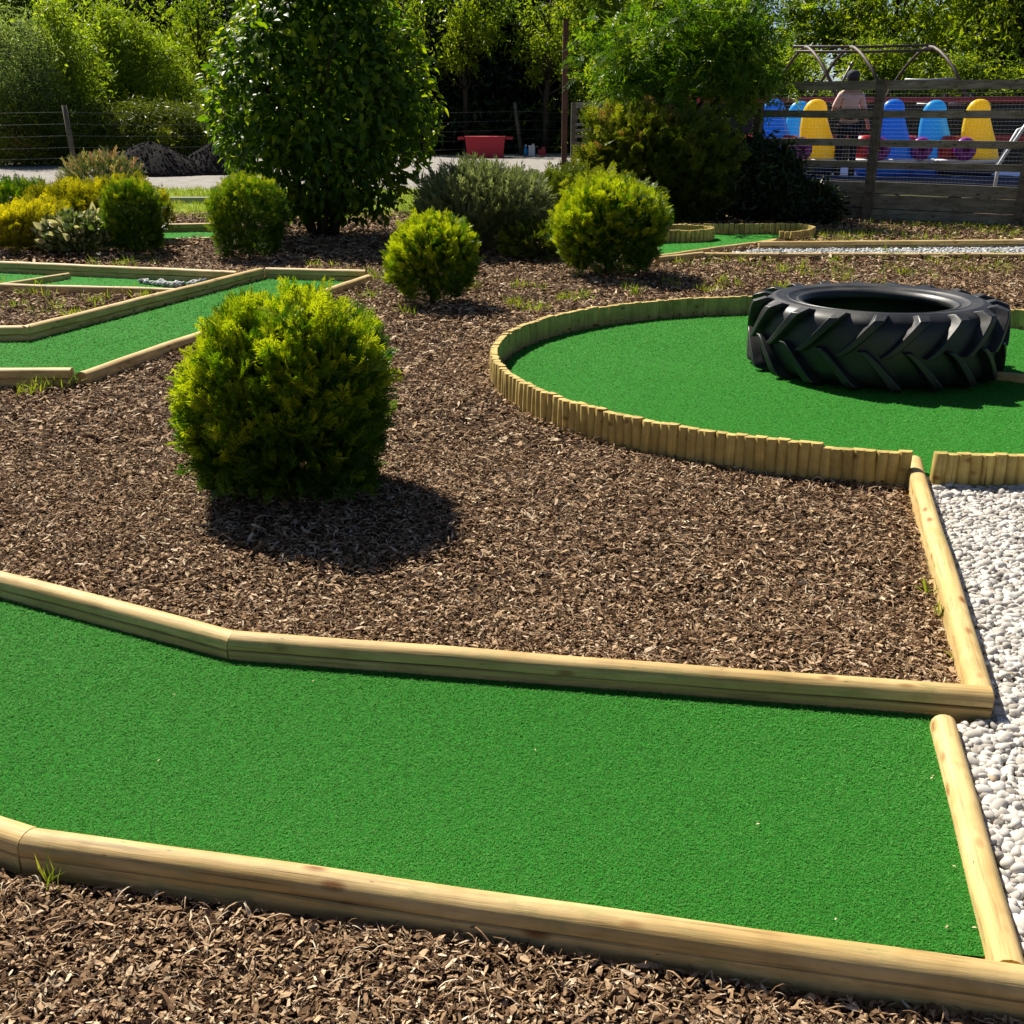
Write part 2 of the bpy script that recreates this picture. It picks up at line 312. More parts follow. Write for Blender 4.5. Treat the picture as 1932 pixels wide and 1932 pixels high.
# far right hole, pebble strip beside it
K = [at(1235, 446), at(1290, 442), at(1370, 441.5), at(1440, 441.5), at(1500, 441), at(1522, 444), at(1532, 448), at(1520, 453.5), at(1497, 457), at(1469, 457)]
FR0, FR1 = at(1240, 490), at(1462, 459)
F5 = K + [FR1, FR0]
S0, S1, S2, S3 = at(1430, 470), at(1990, 466), at(1990, 489), at(1325, 488)
strip = [S0, S1, S2, S3]
F6 = [at(285, 456), at(285, 438), at(420, 436), at(420, 452)]
pebble1 = [G2a + [0.03, -.06, 0], np.array([2.6, 4.95, 0]), np.array([2.3, 1.2, 0]), G1b + [.06, -.3, 0], G1b + [.04, 0, 0], G1a + [.04, 0, 0], E2 + [.0, -.0, 0], G2b + [.03, 0, 0]]
gravel2 = [at(330, 545), at(447, 516), at(366, 541), at(260, 534)]
def in_course(P, m=0.0):
    r = inpoly(P, near_poly) | inpoly(P, F3) | inpoly(P, F4) | inpoly(P, F5) | inpoly(P, strip) | inpoly(P, F6) | inpoly(P, pebble1)
    return r | (np.hypot(P[:, 0] - CC[0], P[:, 1] - CC[1]) < CR + 0.02)
def heave(x, y):   # the mulch lies in shallow humps
    return 0.012 * np.sin(1.7 * x + 0.6 * y) + 0.010 * np.sin(2.9 * y - 1.1 * x + 1) + 0.006 * np.sin(6.1 * x + 4.3 * y)

# ---------------------------------------------------------------- setting: ground, mulch, felt, pebbles, track, lawn
g = MB(); g.add([(-200, -60, -.06), (200, -60, -.06), (200, 320, -.06), (-200, 320, -.06)], quads([(0, 1, 2, 3)]))
tag(g.build('ground', M['earth']), kind='structure')
nx, ny = 120, 130
gx, gy = np.meshgrid(np.linspace(-11, 10, nx), np.linspace(-1.2, 19.2, ny), indexing='ij')
gz = -0.022 + 0.6 * heave(gx, gy)
idx = np.arange(nx * ny).reshape(nx, ny)
T = np.concatenate([np.stack([idx[:-1, :-1], idx[1:, :-1], idx[1:, 1:]], -1).reshape(-1, 3), np.stack([idx[:-1, :-1], idx[1:, 1:], idx[:-1, 1:]], -1).reshape(-1, 3)])
tag(link('mulch_ground', np.stack([gx, gy, gz], -1).reshape(-1, 3), T, M['soil'], smooth=True), kind='structure')

def fan(poly, z):
    from mathutils.geometry import tessellate_polygon
    t = tessellate_polygon([[Vector((p[0], p[1], 0)) for p in poly]])
    V = [(p[0], p[1], z) for p in poly]; out = []
    for a, b, c in t:
        n = (Vector(V[b]) - Vector(V[a])).cross(Vector(V[c]) - Vector(V[a]))
        out.append((a, b, c) if n.z > 0 else (a, c, b))
    return np.array(V), np.array(out)
def scatter(poly, dens, far_ref=None, power=1.0):
    P = np.array([[p[0], p[1]] for p in poly]); lo, hi = P.min(0), P.max(0)
    n = int((hi - lo).prod() * dens); q = rng.uniform(lo, hi, (n, 2))
    if far_ref is not None:
        d = np.hypot(q[:, 0], q[:, 1]); q = q[rng.random(n) < np.clip((far_ref / d) ** power, 0, 1)]
    return q[inpoly(q, poly)]
def felt(poly, dens, size, name, z=0.0, far_ref=None):
    V, T = fan(poly, z)
    q = scatter(poly, dens, far_ref, 1.6); k = len(q)
    d = np.hypot(q[:, 0], q[:, 1])
    sc = size * np.clip(d / (far_ref or 1e9), 1, 3) * rng.uniform(.6, 1.25, k)
    an = rng.uniform(0, 2 * PI, k); tilt = rng.uniform(.08, .55, k)
    D = np.stack([np.cos(an) * np.cos(tilt), np.sin(an) * np.cos(tilt), np.sin(tilt)], 1)
    M3 = frames(D, np.tile([0, 0, 1.0], (k, 1)) + rng.normal(0, .3, (k, 3)))
    tv = np.array([[0, -.11, 0], [0, .11, 0], [.55, .09, .10], [.55, -.09, .10], [1, 0, 0.02]]); tt = np.array([[0, 3, 2], [0, 2, 1], [3, 4, 2]])
    BV, BT = inst(tv, tt, np.c_[q, np.full(k, z + .001)], M3, sc)
    o = link(name, V, T, M['feltbase'])
    tag(o, kind='structure')
    p = link('turf_pile', BV, BT, M['felt'], attr=np.repeat(np.clip(rng.random(k) ** 1.2 + .10 * np.sin(2.1 * q[:, 0] + 1.3 * np.sin(1.7 * q[:, 1])) * np.sin(2.6 * q[:, 1] + q[:, 0]), 0, 1), len(tv)), parent=o)
    p['kind'] = 'stuff'
    return o
felt(F1, 115000, .0064, 'putting_green', far_ref=2.3)
ring = [CC + (CR - .0) * np.array([math.cos(a), math.sin(a)]) for a in np.linspace(0, 2 * PI, 97)[:-1]]
felt(ring, 18000, .011, 'putting_green', z=.002, far_ref=6.0)
felt(F3, 7000, .018, 'putting_green', far_ref=8)
felt(F4, 1500, .025, 'putting_green')
felt(F5, 1500, .025, 'putting_green')
felt(F6, 900, .03, 'putting_green')

# bark chips: bent splinters, flakes and strings lying on the mulch
def flake(seed):
    r = np.random.default_rng(seed); n = 6; a = np.sort(r.uniform(0, 2 * PI, n)); q = r.uniform(.55, 1.1, n)
    top = np.stack([.5 * q * np.cos(a), .27 * q * np.sin(a), r.uniform(-.05, .08, n)], 1)
    V = np.concatenate([top, top * [.9, .9, 1] - [0, 0, .06], [[0, 0, .05], [0, 0, -.06]]]); T = []
    for k in range(n):
        k2 = (k + 1) % n; T += [(12, k, k2), (13, n + k2, n + k)] + quads([(k, n + k, n + k2, k2)])
    return V, np.array(T)
def splinter(seed, w=.2):
    r = np.random.default_rng(seed); xs = [-.5, -.3, .05, .33, .5]; V = []; T = []
    for i, x in enumerate(xs):
        h = w * (r.uniform(.5, 1.1) if 0 < i < 4 else r.uniform(.1, .55)) / 2; y = r.normal(0, .02); z = r.normal(0, .03) - .12 * x * x * r.choice([-1, 1, 2]); tw = r.normal(0, .03)
        V += [(x + r.normal(0, .03), y - h, z - tw), (x + r.normal(0, .03), y + h, z + tw), (x, y + h * .9, z + tw - .045), (x, y - h * .9, z - tw - .045)]
    for i in range(4):
        for k in range(4):
            k2 = (k + 1) % 4; T += quads([(4 * i + k, 4 * i + 4 + k, 4 * i + 4 + k2, 4 * i + k2)])
    T += quads([(0, 1, 2, 3), (19, 18, 17, 16)])
    return np.array(V), np.array(T)
def chip(L, w, t, bend, twist, n=4):
    V = []
    for i in range(n):
        s = i / (n - 1) - .5; taper = 1 - 1.1 * abs(s) ** 2.2
        x = s * L; z = bend * (0.25 - s * s) * L; a = twist * s
        for (j, k) in ((-1, -1), (1, -1), (1, 1), (-1, 1)):
            yy, zz = j * w / 2 * taper, k * t / 2
            V.append((x, yy * math.cos(a) - zz * math.sin(a), z + yy * math.sin(a) + zz * math.cos(a)))
    T = quads([(0, 1, 2, 3), (4 * n - 1, 4 * n - 2, 4 * n - 3, 4 * n - 4)])
    for i in range(n - 1):
        for k in range(4):
            k2 = (k + 1) % 4
            T += quads([(4 * i + k, 4 * i + 4 + k, 4 * i + 4 + k2, 4 * i + k2)])
    return np.array(V), np.array(T)
chips_t = [splinter(1, .26), flake(1), splinter(2, .36), chip(1.5, .06, .045, 1.0, .6, 5), flake(3), splinter(3, .16), splinter(4, .22), flake(5), splinter(6, .45)]
bands = [(0.9, 2.3, 17000, .0195), (2.3, 3.6, 12500, .020), (3.6, 5.5, 7200, .0235), (5.5, 8.5, 3000, .032), (8.5, 12.5, 1250, .044), (12.5, 18.6, 480, .062)]
mb = MB()
for y0, y1, dens, L in bands:
    hw = 0.5 * y1 + 0.6
    n = int((y1 - y0) * 2 * hw * dens); P = np.stack([rng.uniform(-hw, hw, n), rng.uniform(y0, y1, n)], 1)
    P = P[~in_course(P)]
    if y0 > 8: P = P[(P[:, 0] < 3.4) | (P[:, 1] < 16.0 - .69 * (P[:, 0] - 7))]
    kind = rng.choice(len(chips_t), len(P), p=[.16, .09, .14, .09, .09, .12, .15, .08, .08])
    for c in range(len(chips_t)):
        q = P[kind == c]; k = len(q)
        if not k: continue
        an = rng.uniform(0, 2 * PI, k); ti = rng.normal(0, .30, k)
        D = np.stack([np.cos(an) * np.cos(ti), np.sin(an) * np.cos(ti), np.sin(ti)], 1)
        N = np.tile([0, 0, 1.0], (k, 1)) + rng.normal(0, .36, (k, 3))
        s = L * rng.lognormal(0, .33, k) * (1.15 if c in (0, 3, 5, 6) else .95)
        z = heave(q[:, 0], q[:, 1]) * .6 - .018 + L * rng.uniform(0.1, .95, k)
        V, T = inst(*chips_t[c], np.c_[q, z], frames(D, N), s)
        mb.add(V, T, np.repeat(np.clip(rng.beta(1.0, 1.15, k) * .9 + .1 * (c in (0, 3, 5)), 0, 1), len(chips_t[c][0])))
tag(mb.build('bark_chips', M['chips']), 'brown bark chips covering the beds between the greens', 'bark chips', kind='stuff')

# pebbles
def ico(sub, seed, jit):
    import bmesh
    bm = bmesh.new(); bmesh.ops.create_icosphere(bm, subdivisions=sub, radius=1)
    V = np.array([v.co[:] for v in bm.verts]); T = np.array([[v.index for v in f.verts] for f in bm.faces]); bm.free()
    r2 = np.random.default_rng(seed)
    ph = r2.uniform(0, 6, (4,)); kk = r2.normal(0, 1.6, (4, 3))
    V = V * (1 + jit * np.cos(V @ kk.T + ph).sum(1, keepdims=True) / 3)
    return V, T
def pebbles(name, poly, dens, r, zlo, sub, label, mat, bed):
    V, T = fan(poly, zlo - .004); tag(link(bed[0], V, T, bed[1]), kind='structure')
    q = scatter(poly, dens); m = MB(); kind = rng.integers(0, 5, len(q))
    for c in range(5):
        p = q[kind == c]; k = len(p)
        if not k: continue
        tv, tt = ico(sub, 30 + c, .42)
        s = r * np.clip(rng.lognormal(0, .36, k), .45, 1.9)
        S3 = np.stack([s * rng.uniform(.95, 1.45, k), s, s * rng.uniform(.6, .9, k)], 1)
        an = rng.uniform(0, 2 * PI, k); ti = rng.normal(0, .35, k)
        D = np.stack([np.cos(an) * np.cos(ti), np.sin(an) * np.cos(ti), np.sin(ti)], 1)
        N = np.tile([0, 0, 1.0], (k, 1)) + rng.normal(0, .3, (k, 3))
        z = zlo + r * rng.uniform(.1, 1.5, k)
        PV, PT = inst(tv, tt, np.c_[p, z], frames(D, N), S3)
        m.add(PV, PT, np.repeat(rng.random(k) * np.where(rng.random(k) < .985, .93, 1.08), len(tv)))
    tag(m.build(name, mat, smooth=True), label, 'pebbles', kind='stuff')
pebbles('white_pebbles', pebble1, 7800, .0096, -.013, 2, 'rounded white pebbles in the strip beside the right hand rails', M['pebble'], ('gravel_bed', M['grit']))
pebbles('white_pebbles', strip, 2300, .013, -.012, 1, 'white stone chippings in the long strip below the timber fence', M['greystone'], ('gravel_bed', M['greygrit']))
pebbles('white_pebbles', gravel2, 2200, .015, .012, 1, 'grey white stones at the end of the far left green', M['greystone'], ('gravel_bed', M['greygrit']))

# lawn, track, kerb behind the beds
V, T = fan([(-16, 17.9, 0), (-1.4, 17.9, 0), (-1.2, 24.6, 0), (-16, 24.6, 0)], -.01); tag(link('lawn', V, T, M['lawn']), kind='structure')
V, T = fan([(-30, 24.5, 0), (-1, 24.3, 0), (1.5, 20, 0), (3.4, 20, 0), (4, 42, 0), (2, 45, 0), (-5, 41, 0), (-30, 33, 0)], -.02); tag(link('gravel_track', V, T, M['track']), kind='structure')
kb = MB(); kb.box((-7.5, 20.9, .03), (11, .13, .12)); tag(kb.build('kerb', M['kerb']), kind='structure')
def blades(P, h, spread, nper, lean=.5):
    """grass blades in tufts at the points P"""
    k = len(P) * nper
    q = np.repeat(P, nper, 0) + np.c_[rng.normal(0, spread, (k, 2)), np.zeros(k)]
    an = rng.uniform(0, 2 * PI, k); ti = rng.uniform(.5, 1.5, k)
    D = np.stack([np.cos(an) * np.cos(ti), np.sin(an) * np.cos(ti), np.sin(ti)], 1)
    tv = np.array([[0, -.035, 0], [0, .035, 0], [.5, .04, .04], [.5, -.04, .04], [1, 0, -.1]]); tt = np.array([[0, 3, 2], [0, 2, 1], [3, 4, 2]])
    s = h * rng.uniform(.4, 1.2, k)
    V, T = inst(tv, tt, q, frames(D, rng.normal(0, 1, (k, 3))), s)
    return V, T, np.repeat(rng.random(k), 5)
P = np.c_[rng.uniform(-13, -1.5, 5200), rng.uniform(17.9, 24.4, 5200), np.full(5200, -.01)]
V, T, a = blades(P, .11, .05, 5); tag(link('lawn_grass', V, T, M['grass'], attr=a), 'short yellow green lawn grass beyond the beds', 'grass', kind='stuff')
# weeds and tufts in the mulch
spots = []
def weed(u, v, n, spread):
    c = at(u, v)
    for _ in range(n): spots.append((c[0] + R_.gauss(0, spread), c[1] + R_.gauss(0, spread * 1.6), -.01))
for u, v, n, s in [(70, 736, 3, .08), (110, 728, 3, .04), (215, 500, 9, .18), (265, 500, 8, .2), (20, 540, 6, .15), (90, 545, 5, .14), (60, 582, 5, .12), (110, 600, 6, .1), (170, 580, 6, .12), (235, 560, 5, .14), (260, 555, 4, .1),
                   (880, 545, 4, .05), (960, 575, 4, .06), (1015, 585, 6, .12), (1065, 565, 5, .05), (1010, 545, 3, .05), (985, 545, 3, .04), (1180, 548, 6, .08), (1260, 540, 6, .1), (1345, 545, 4, .08), (1090, 560, 3, .06), (700, 528, 8, .14), (735, 520, 6, .12), (590, 508, 4, .1), (790, 512, 5, .12), (830, 525, 5, .12),
                   (1320, 494, 7, .16), (1430, 494, 5, .12), (1560, 496, 6, .14), (1700, 496, 7, .2), (1790, 492, 12, .25), (1870, 500, 10, .3), (1500, 512, 8, .18), (1580, 520, 8, .15), (1650, 520, 5, .2), (1720, 522, 8, .15), (1900, 515, 6, .25), (1460, 545, 3, .1), (1380, 530, 4, .1),
                   (1600, 447, 44, .35), (1560, 450, 34, .28), (1680, 446, 16, .3), (1730, 452, 12, .3), (1800, 427, 90, .35), (1860, 430, 90, .35), (1740, 424, 60, .35), (1900, 436, 40, .25), (1690, 425, 10, .2), (1060, 482, 10, .2), (1100, 520, 5, .12), (700, 560, 3, .06), (760, 590, 3, .08)]:
    weed(u, v, n, s)
V, T, a = blades(np.array(spots), .10, .035, 13)
tag(link('weed_tufts', V, T, M['grass'], attr=a), 'small tufts of grass and weeds growing through the mulch', 'grass', kind='stuff')
sp2 = [tuple(at(u, v)) for u, v in ((1773, 1090), (1752, 1118), (1795, 1168), (1775, 1165), (95, 1665), (1815, 1250), (1788, 1172))]
V, T, a = blades(np.array(sp2), .075, .012, 10)
tag(link('weed_tufts', V, T, M['grass'], attr=a), 'few thin grass blades sprouting beside the near rails', 'grass', kind='stuff')
# fallen bits on the felt
m = MB()
for u, v in ((1575, 1740), (1785, 1755), (1760, 1470), (1838, 1756), (1757, 1473), (1800, 1640), (640, 1900), (700, 880), (330, 1315), (1147, 720), (590, 1290), (1010, 1420), (1430, 1560), (300, 1440)):
    c = at(u, v); n = rng.normal(0, .25, 3); V, T = inst(*chips_t[R_.randrange(3)], np.array([[c[0], c[1], .009]]), frames(np.array([[math.cos(u), math.sin(u), .1]]), np.array([[0, 0, 1.0]])), np.array([.011]))
    m.add(V, T, R_.uniform(.75, 1))
tag(m.build('bark_crumbs', M['chips']), 'stray crumbs of bark lying on the green felt', 'debris', kind='stuff')

# ---------------------------------------------------------------- timber edging
def sweep(prof, L, seg=.12, wob=.0012, seed=0, closed=True):
    r2 = np.random.default_rng(seed); n = max(2, int(L / seg) + 1); m = len(prof); V, T = [], []
    pa = r2.uniform(0, 6, 4)
    for i in range(n):
        x = L * i / (n - 1)
        oy = wob * (math.sin(3.1 * x + pa[0]) + .6 * math.sin(9 * x + pa[1])); oz = wob * (math.sin(4.3 * x + pa[2]) + .6 * math.sin(11 * x + pa[3]))
        for y, z in prof: V.append((x, y + oy, z + oz))
    for i in range(n - 1):
        for k in range(m):
            k2 = (k + 1) % m
            T += quads([(i * m + k, i * m + k2, (i + 1) * m + k2, (i + 1) * m + k)])
    for k in range(1, m - 1):
        T += [(0, k + 1, k), ((n - 1) * m, (n - 1) * m + k, (n - 1) * m + k + 1)]
    return np.array(V), np.array(T)
def dprof(w, z0, h, arc, n=9):
    p = [(w / 2 - .007, z0), (w / 2, z0 + .002)]
    for i in range(n):
        a = PI * i / (n - 1); p.append((w / 2 * math.cos(a), h - arc + arc * math.sin(a) ** .9))
    return p + [(-w / 2, z0 + .002), (-w / 2 + .007, z0)]
def rail(p0, p1, label, off=0.0, w=W, h=.075, two=True, name='timber_rail', trim=(0.002, 0.002), round_=None, seed=0, z=0.0):
    d = np.array(p1[:2]) - np.array(p0[:2]); L = np.hypot(*d); d /= L; nrm = np.array([-d[1], d[0]])
    o = np.array(p0[:2]) + nrm * off + d * trim[0]; L -= trim[0] + trim[1]
    t = thing(name, label, 'timber edging', (o[0], o[1], z), math.atan2(d[1], d[0]), 'timber rails edging the greens')
    arc = round_ or .034
    if two:
        zs = h * .43
        c = link('cap_rail', *sweep(dprof(w, zs, h, min(arc, h - zs - .006)), L, seed=seed), M['pine'], t, smooth=True)
        b = link('base_board', *sweep([(w / 2 - .001, -.06), (w / 2 - .001, zs - .006), (w / 2 - .006, zs - .003), (-w / 2 + .006, zs - .003), (-w / 2 + .001, zs - .006), (-w / 2 + .001, -.06)], L - .002, seed=seed + 50), M['pine'], t)
        sharpen(c); sharpen(b, 25)
    else:
        c = link('log', *sweep(dprof(w, -.05, h, arc), L, seed=seed, wob=.0018), M['pine'], t, smooth=True); sharpen(c)
    return t
def sharpen(o, deg=38):
    me = o.data
    me.polygons.foreach_set('use_smooth', np.ones(len(me.polygons), bool))
    me.set_sharp_from_angle(angle=math.radians(deg))
hw = W / 2
rail(A1x, J1, 'angled timber rail at the left end of the near green\'s far edge', hw, seed=1)
rail(J1, E2, 'long straight timber rail between the near green and the mulch bed', hw, seed=2)
rail(A3x, J4, 'short timber rail at the bottom left corner of the photo', hw, seed=3, w=.072, h=.072)
rail(J4, E4x, 'closest timber rail, running across the whole foreground', hw, seed=4, w=.072, h=.072)
d12 = (E2 - J1) / np.linalg.norm(E2 - J1)
rail(G1a, G1b, 'rounded log closing the right end of the near green beside pebbles', 0, w=.066, h=.042, two=False, round_=.032, seed=5, trim=(.03, -.056))
rail(G2a, G2b, 'sloping timber log between mulch bed and white pebbles, reaching the round green', 0, w=.07, h=.072, two=False, round_=.03, seed=6, trim=(-.02, .028))
hL = .105
rail(L0, L1a, 'short timber rail at the left edge of the photo beyond the left green', hw, h=hL, seed=7, w=.08)
rail(L1a, L1c, 'long sloping timber rail along the far side of the left green', .04, h=hL, seed=8, w=.08)
rail(L1c, L2r, 'timber rail closing the far end of the left green', .04, h=hL, seed=9, w=.08)
rail(L2r, L3b, 'sloping timber rail in front of the left green, passing behind the big bush', .04, h=.07, seed=10, w=.08, two=False)
rail(L3b, L4, 'timber rail on the near left edge of the left green, weeds at its foot', .04, h=.1, seed=11, w=.08)
rail(L5a, L5c, 'furthest timber rail of the far left green, below the yellow shrubs', 0, h=.11, seed=12, w=.08)
rail(L6a, L6b, 'thin low timber rail on the near side of the far left green', 0, h=.07, seed=13, w=.07, two=False)
rail(at(134, 509, .08), at(-4, 531, .08), 'thin divider rail crossing the far left green', 0, h=.06, seed=14, w=.06, two=False, trim=(.04, .04))
rail(at(285, 439), at(420, 436.5), 'timber rail seen between the two clipped bushes on the left, upper one', .04, h=.11, seed=15, w=.08)
rail(at(285, 456), at(420, 452), 'thin timber rail seen between the two clipped bushes on the left, lower one', -.04, h=.04, seed=16, w=.07, two=False)
rail(FR0, FR1, 'sloping timber rail in front of the far right green', -.03, h=.06, seed=17, w=.07, two=False)
rail(S0, S1, 'timber rail along the far side of the white stone strip', .0, h=.09, seed=18, w=.08)
rail(S3, S2, 'timber rail along the near side of the white stone strip', -.0, h=.065, seed=19, w=.08)
rail(FR1 + [.02, 0, 0], S0 + [0, .0, 0], 'very short timber rail joining the far right green to the stone strip', 0, h=.06, seed=20, w=.07, two=False, trim=(.02, .05))
rail(at(1240, 497), S3, 'short timber rail left of the white stone strip, beside the bush', 0, h=.075, seed=21, w=.08, trim=(.0, .002))
rail(at(1842, 712), ext(at(1842, 712), at(1932, 722), .9), 'pale timber rail leading into the side of the tractor tyre', 0, h=.05, seed=22, w=.07, two=False, name='timber_rail')

# log rolls: split logs standing side by side
def logmesh(i):
    r = np.random.default_rng(200 + i); w = .0570 + r.uniform(-.003, .002); dep = .046 + r.uniform(-.004, .004)
    n = 9; prof = [(-w / 2, 0.0)] + [(-w / 2 * math.cos(PI * k / (n - 1)), -(dep - .028) - .028 * math.sin(PI * k / (n - 1))) for k in range(n)] + [(w / 2, 0.0)]
    V, T = [], []; m = len(prof)
    rows = [(-.08, 1.0), (.0, 1.0), (.5, 1.0), (.97, 1.0), (1.0, .92)]
    tilt = r.normal(0, .003, 2)
    for z, s in rows:
        for x, y in prof: V.append((x * s + tilt[0] * z, (y + .02) * s - .02 + tilt[1] * z, z))
    for q in range(len(rows) - 1):
        for k in range(m):
            k2 = (k + 1) % m; T += quads([(q * m + k, q * m + k2, (q + 1) * m + k2, (q + 1) * m + k)])
    V.append((tilt[0], -.02, 1.008)); c = len(V) - 1; b = (len(rows) - 1) * m
    for k in range(m): T.append((b + k, b + (k + 1) % m, c))
    return np.array(V), np.array(T)
log_protos = []
for i in range(6):
    V, T = logmesh(i); V[:, 2] = np.where(V[:, 2] < 0, V[:, 2], V[:, 2] * .145)
    o = link('log', V, T, M['pinelog']); sharpen(o, 35); log_protos.append(o.data); bpy.data.objects.remove(o)
def log_roll(pts, label, hs=1.0, sp=.0545, z=0.0, flip=1, sc=1.0, hvar=.02):
    """pts: plan polyline; the rounded side faces right of the walking direction when flip=1"""
    P = np.array([[p[0], p[1]] for p in pts]); seg = np.hypot(*np.diff(P, axis=0).T); cum = np.r_[0, np.cumsum(seg)]
    n = max(2, math.ceil(cum[-1] / (sp * sc)) + 1)
    t = thing('log_roll', label, 'log edging', (P[0][0], P[0][1], z), 0, 'split log rolls edging the greens')
    for i in range(n):
        s = cum[-1] * (i + .5) / n; j = min(np.searchsorted(cum, s, side='right') - 1, len(seg) - 1); f = (s - cum[j]) / seg[j]
        q = P[j] * (1 - f) + P[j + 1] * f; d = (P[j + 1] - P[j]) / seg[j]
        o = bpy.data.objects.new('log', log_protos[R_.randrange(6)]); C.objects.link(o); o.parent = t
        o.location = (q[0] - P[0][0], q[1] - P[0][1], 0)
        o.rotation_euler = (R_.gauss(0, .008), R_.gauss(0, .006), math.atan2(d[1], d[0]) + (0 if flip > 0 else PI) + R_.gauss(0, .035))
        o.scale = (sc, sc, hs * (1 + R_.gauss(0, hvar)))
    return t
def arc(a0, a1, r=CR + .03):
    n = max(6, int(abs(a1 - a0) / 2.5)); return [CC + r * np.array([math.cos(math.radians(a)), math.sin(math.radians(a))]) for a in np.linspace(a0, a1, n)]
# rounded faces look outwards: walk anticlockwise round the circle
log_roll(arc(-110, -100.5), 'run of split logs just left of the joint with the sloping log', .95)
log_roll(arc(-128.4, -110.1), 'run of split logs in front of the round green, slightly raised, left of the joint', 1.03)
log_roll(arc(-150, -128.5), 'run of split logs curving round the front left of the round green', 1.0)
log_roll(arc(-188, -150.2), 'run of split logs at the leftmost bend of the round green', 1.0)
log_roll(arc(-228, -188.2), 'run of split logs curving behind the left side of the round green', 1.0)
log_roll(arc(-278, -228.2), 'run of split logs along the back of the round green, left of the tyre', .96)
log_roll(arc(-330, -278.2), 'run of split logs at the back of the round green, right of the tyre', .96)
log_roll(arc(-98.0, -60), 'run of split logs at the right edge, above the white pebbles', .95)
log_roll(list(reversed(K[:5])), 'straight run of grey split logs behind the far right green', .9, flip=1, sp=.07)
log_roll(list(reversed(K[4:])), 'curved run of split logs ending the far right green', .9, flip=1, sp=.07)
ic = at(1290, 455); ic = np.array([ic[0] - .05, ic[1] + .25])
log_roll([ic + [.42 * math.cos(a), .34 * math.sin(a)] for a in np.linspace(-PI, PI, 28)], 'small ring of split logs standing on the far right green', 1.0, sp=.06)

# ---------------------------------------------------------------- tractor tyre lying on its side
def tyre():
    t = thing('tractor_tyre', 'large black tractor tyre lying flat on the round green', 'tyre', (2.27, 7.27, .225), .2)
    m = MB()
    half = [(.452, .150), (.447, .165), (.452, .180), (.466, .191), (.472, .197), (.486, .199), (.492, .195), (.505, .199), (.535, .207), (.538, .211), (.546, .212), (.549, .209), (.585, .215), (.61, .216), (.618, .218), (.626, .214), (.65, .208), (.685, .19), (.71, .165), (.722, .12), (.728, .06), (.73, 0)]
    prof = half + [(r, -z) for r, z in reversed(half[:-1])]
    inner = [(.46, -.14), (.50, -.165), (.58, -.18), (.64, -.165), (.68, -.12), (.695, -.05), (.695, .05), (.68, .12), (.64, .165), (.58, .18), (.50, .165), (.46, .14)]
    m.lathe([(r, z) for r, z in reversed(prof)] and prof + inner + [prof[0]], n=120)
    # thin moulded rings on the sidewalls
    o = m.build('carcass', M['rubber'], t, smooth=True); sharpen(o, 50)
    NL = 19
    lug = MB()
    for side in (1, -1):
        for k in range(NL):
            th0 = 2 * PI * (k + (0.0 if side > 0 else .5)) / NL
            n = 11; sec = []
            for i in range(n):
                s = i / (n - 1)
                # path from the centre line over the shoulder down on to the sidewall
                z = -.018 + .215 * min(s / .8, 1) + .01 * max(0, s - .8)
                th = th0 + .27 * (min(s / .8, 1) ** .85) + .02 * max(0, (s - .8) / .2)
                top = .782 - .012 * s ** 2 - (.0 if s < .78 else (s - .78) / .22 * .075)
                base = .715 - (.0 if s < .7 else (s - .7) / .3 * .07)
                w = (.056 + .024 * s)
                if s >= .8: z = .197 + (s - .8) / .2 * .024
                sec.append((z * side, th, top, base, w))
            V = []
            for (z, th, top, base, w) in sec:
                dt0, dt1 = w / 2 / top * .82, w / 2 / base * 1.1
                dz = .0
                for r, a in ((base, th - dt1), (base, th + dt1), (top, th + dt0), (top, th - dt0)):
                    V.append((r * math.cos(a), r * math.sin(a), z + (0 if r == top else -.012 * side * (abs(z) > .15))))
            T = quads([(0, 1, 2, 3), (4 * n - 4, 4 * n - 1, 4 * n - 2, 4 * n - 3)])
            for i in range(n - 1):
                for q in range(4):
                    q2 = (q + 1) % 4; T += quads([(4 * i + q, 4 * i + 4 + q, 4 * i + 4 + q2, 4 * i + q2)])
            lug.add(V, T)
    o = lug.build('tread_lugs', M['rubber'], t); 
    import bmesh
    bm = bmesh.new(); bm.from_mesh(o.data); bmesh.ops.recalc_face_normals(bm, faces=bm.faces[:]); bm.to_mesh(o.data); bm.free()
    sharpen(o, 30)
    bv = o.modifiers.new('edge', 'BEVEL'); bv.width = .005; bv.segments = 2; bv.limit_method = 'ANGLE'; bv.angle_limit = math.radians(40)
tyre()

# ---------------------------------------------------------------- plants
def kite(L, w, ang, at_, z=0.0, lift=0.0):
    c, s = math.cos(ang), math.sin(ang)
    pts = [(0, 0, 0), (.45 * L, -w / 2, z), (L, 0, lift), (.45 * L, w / 2, z)]
    return [(at_[0] + x * c - y * s, at_[1] + x * s + y * c, at_[2] + q) for x, y, q in pts]
def spray(seed, ns=5, fine=True):
    """flat branching conifer spray of unit length"""
    r = random.Random(seed); V, T = [], []
    def add(k):
        b = len(V); V.extend(k); T.extend([(b, b + 1, b + 2), (b, b + 2, b + 3)])
    add(kite(.6, .05, 0, (0, 0, 0))); add(kite(.5, .07, r.gauss(0, .1), (.52, 0, -.01), .015, -.04))
    for i in range(ns):
        t = .12 + .72 * i / ns
        for sg in (-1, 1):
            a = sg * r.uniform(.55, .95); L = (.46 - .3 * t) * r.uniform(.75, 1.2); p = (t, 0, -.02 * t); z = r.uniform(-.05, .05)
            add(kite(L, .34 / ns, a, p, z, z * 1.5))
            if fine:
                for q, s2 in ((.45, 1), (.62, -1)):
                    add(kite(L * .5, .32 / ns, a + s2 * r.uniform(.5, .9), (p[0] + q * L * math.cos(a), p[1] + q * L * math.sin(a), p[2] + z * q), z * .5, z))
    return np.array(V), np.array(T)
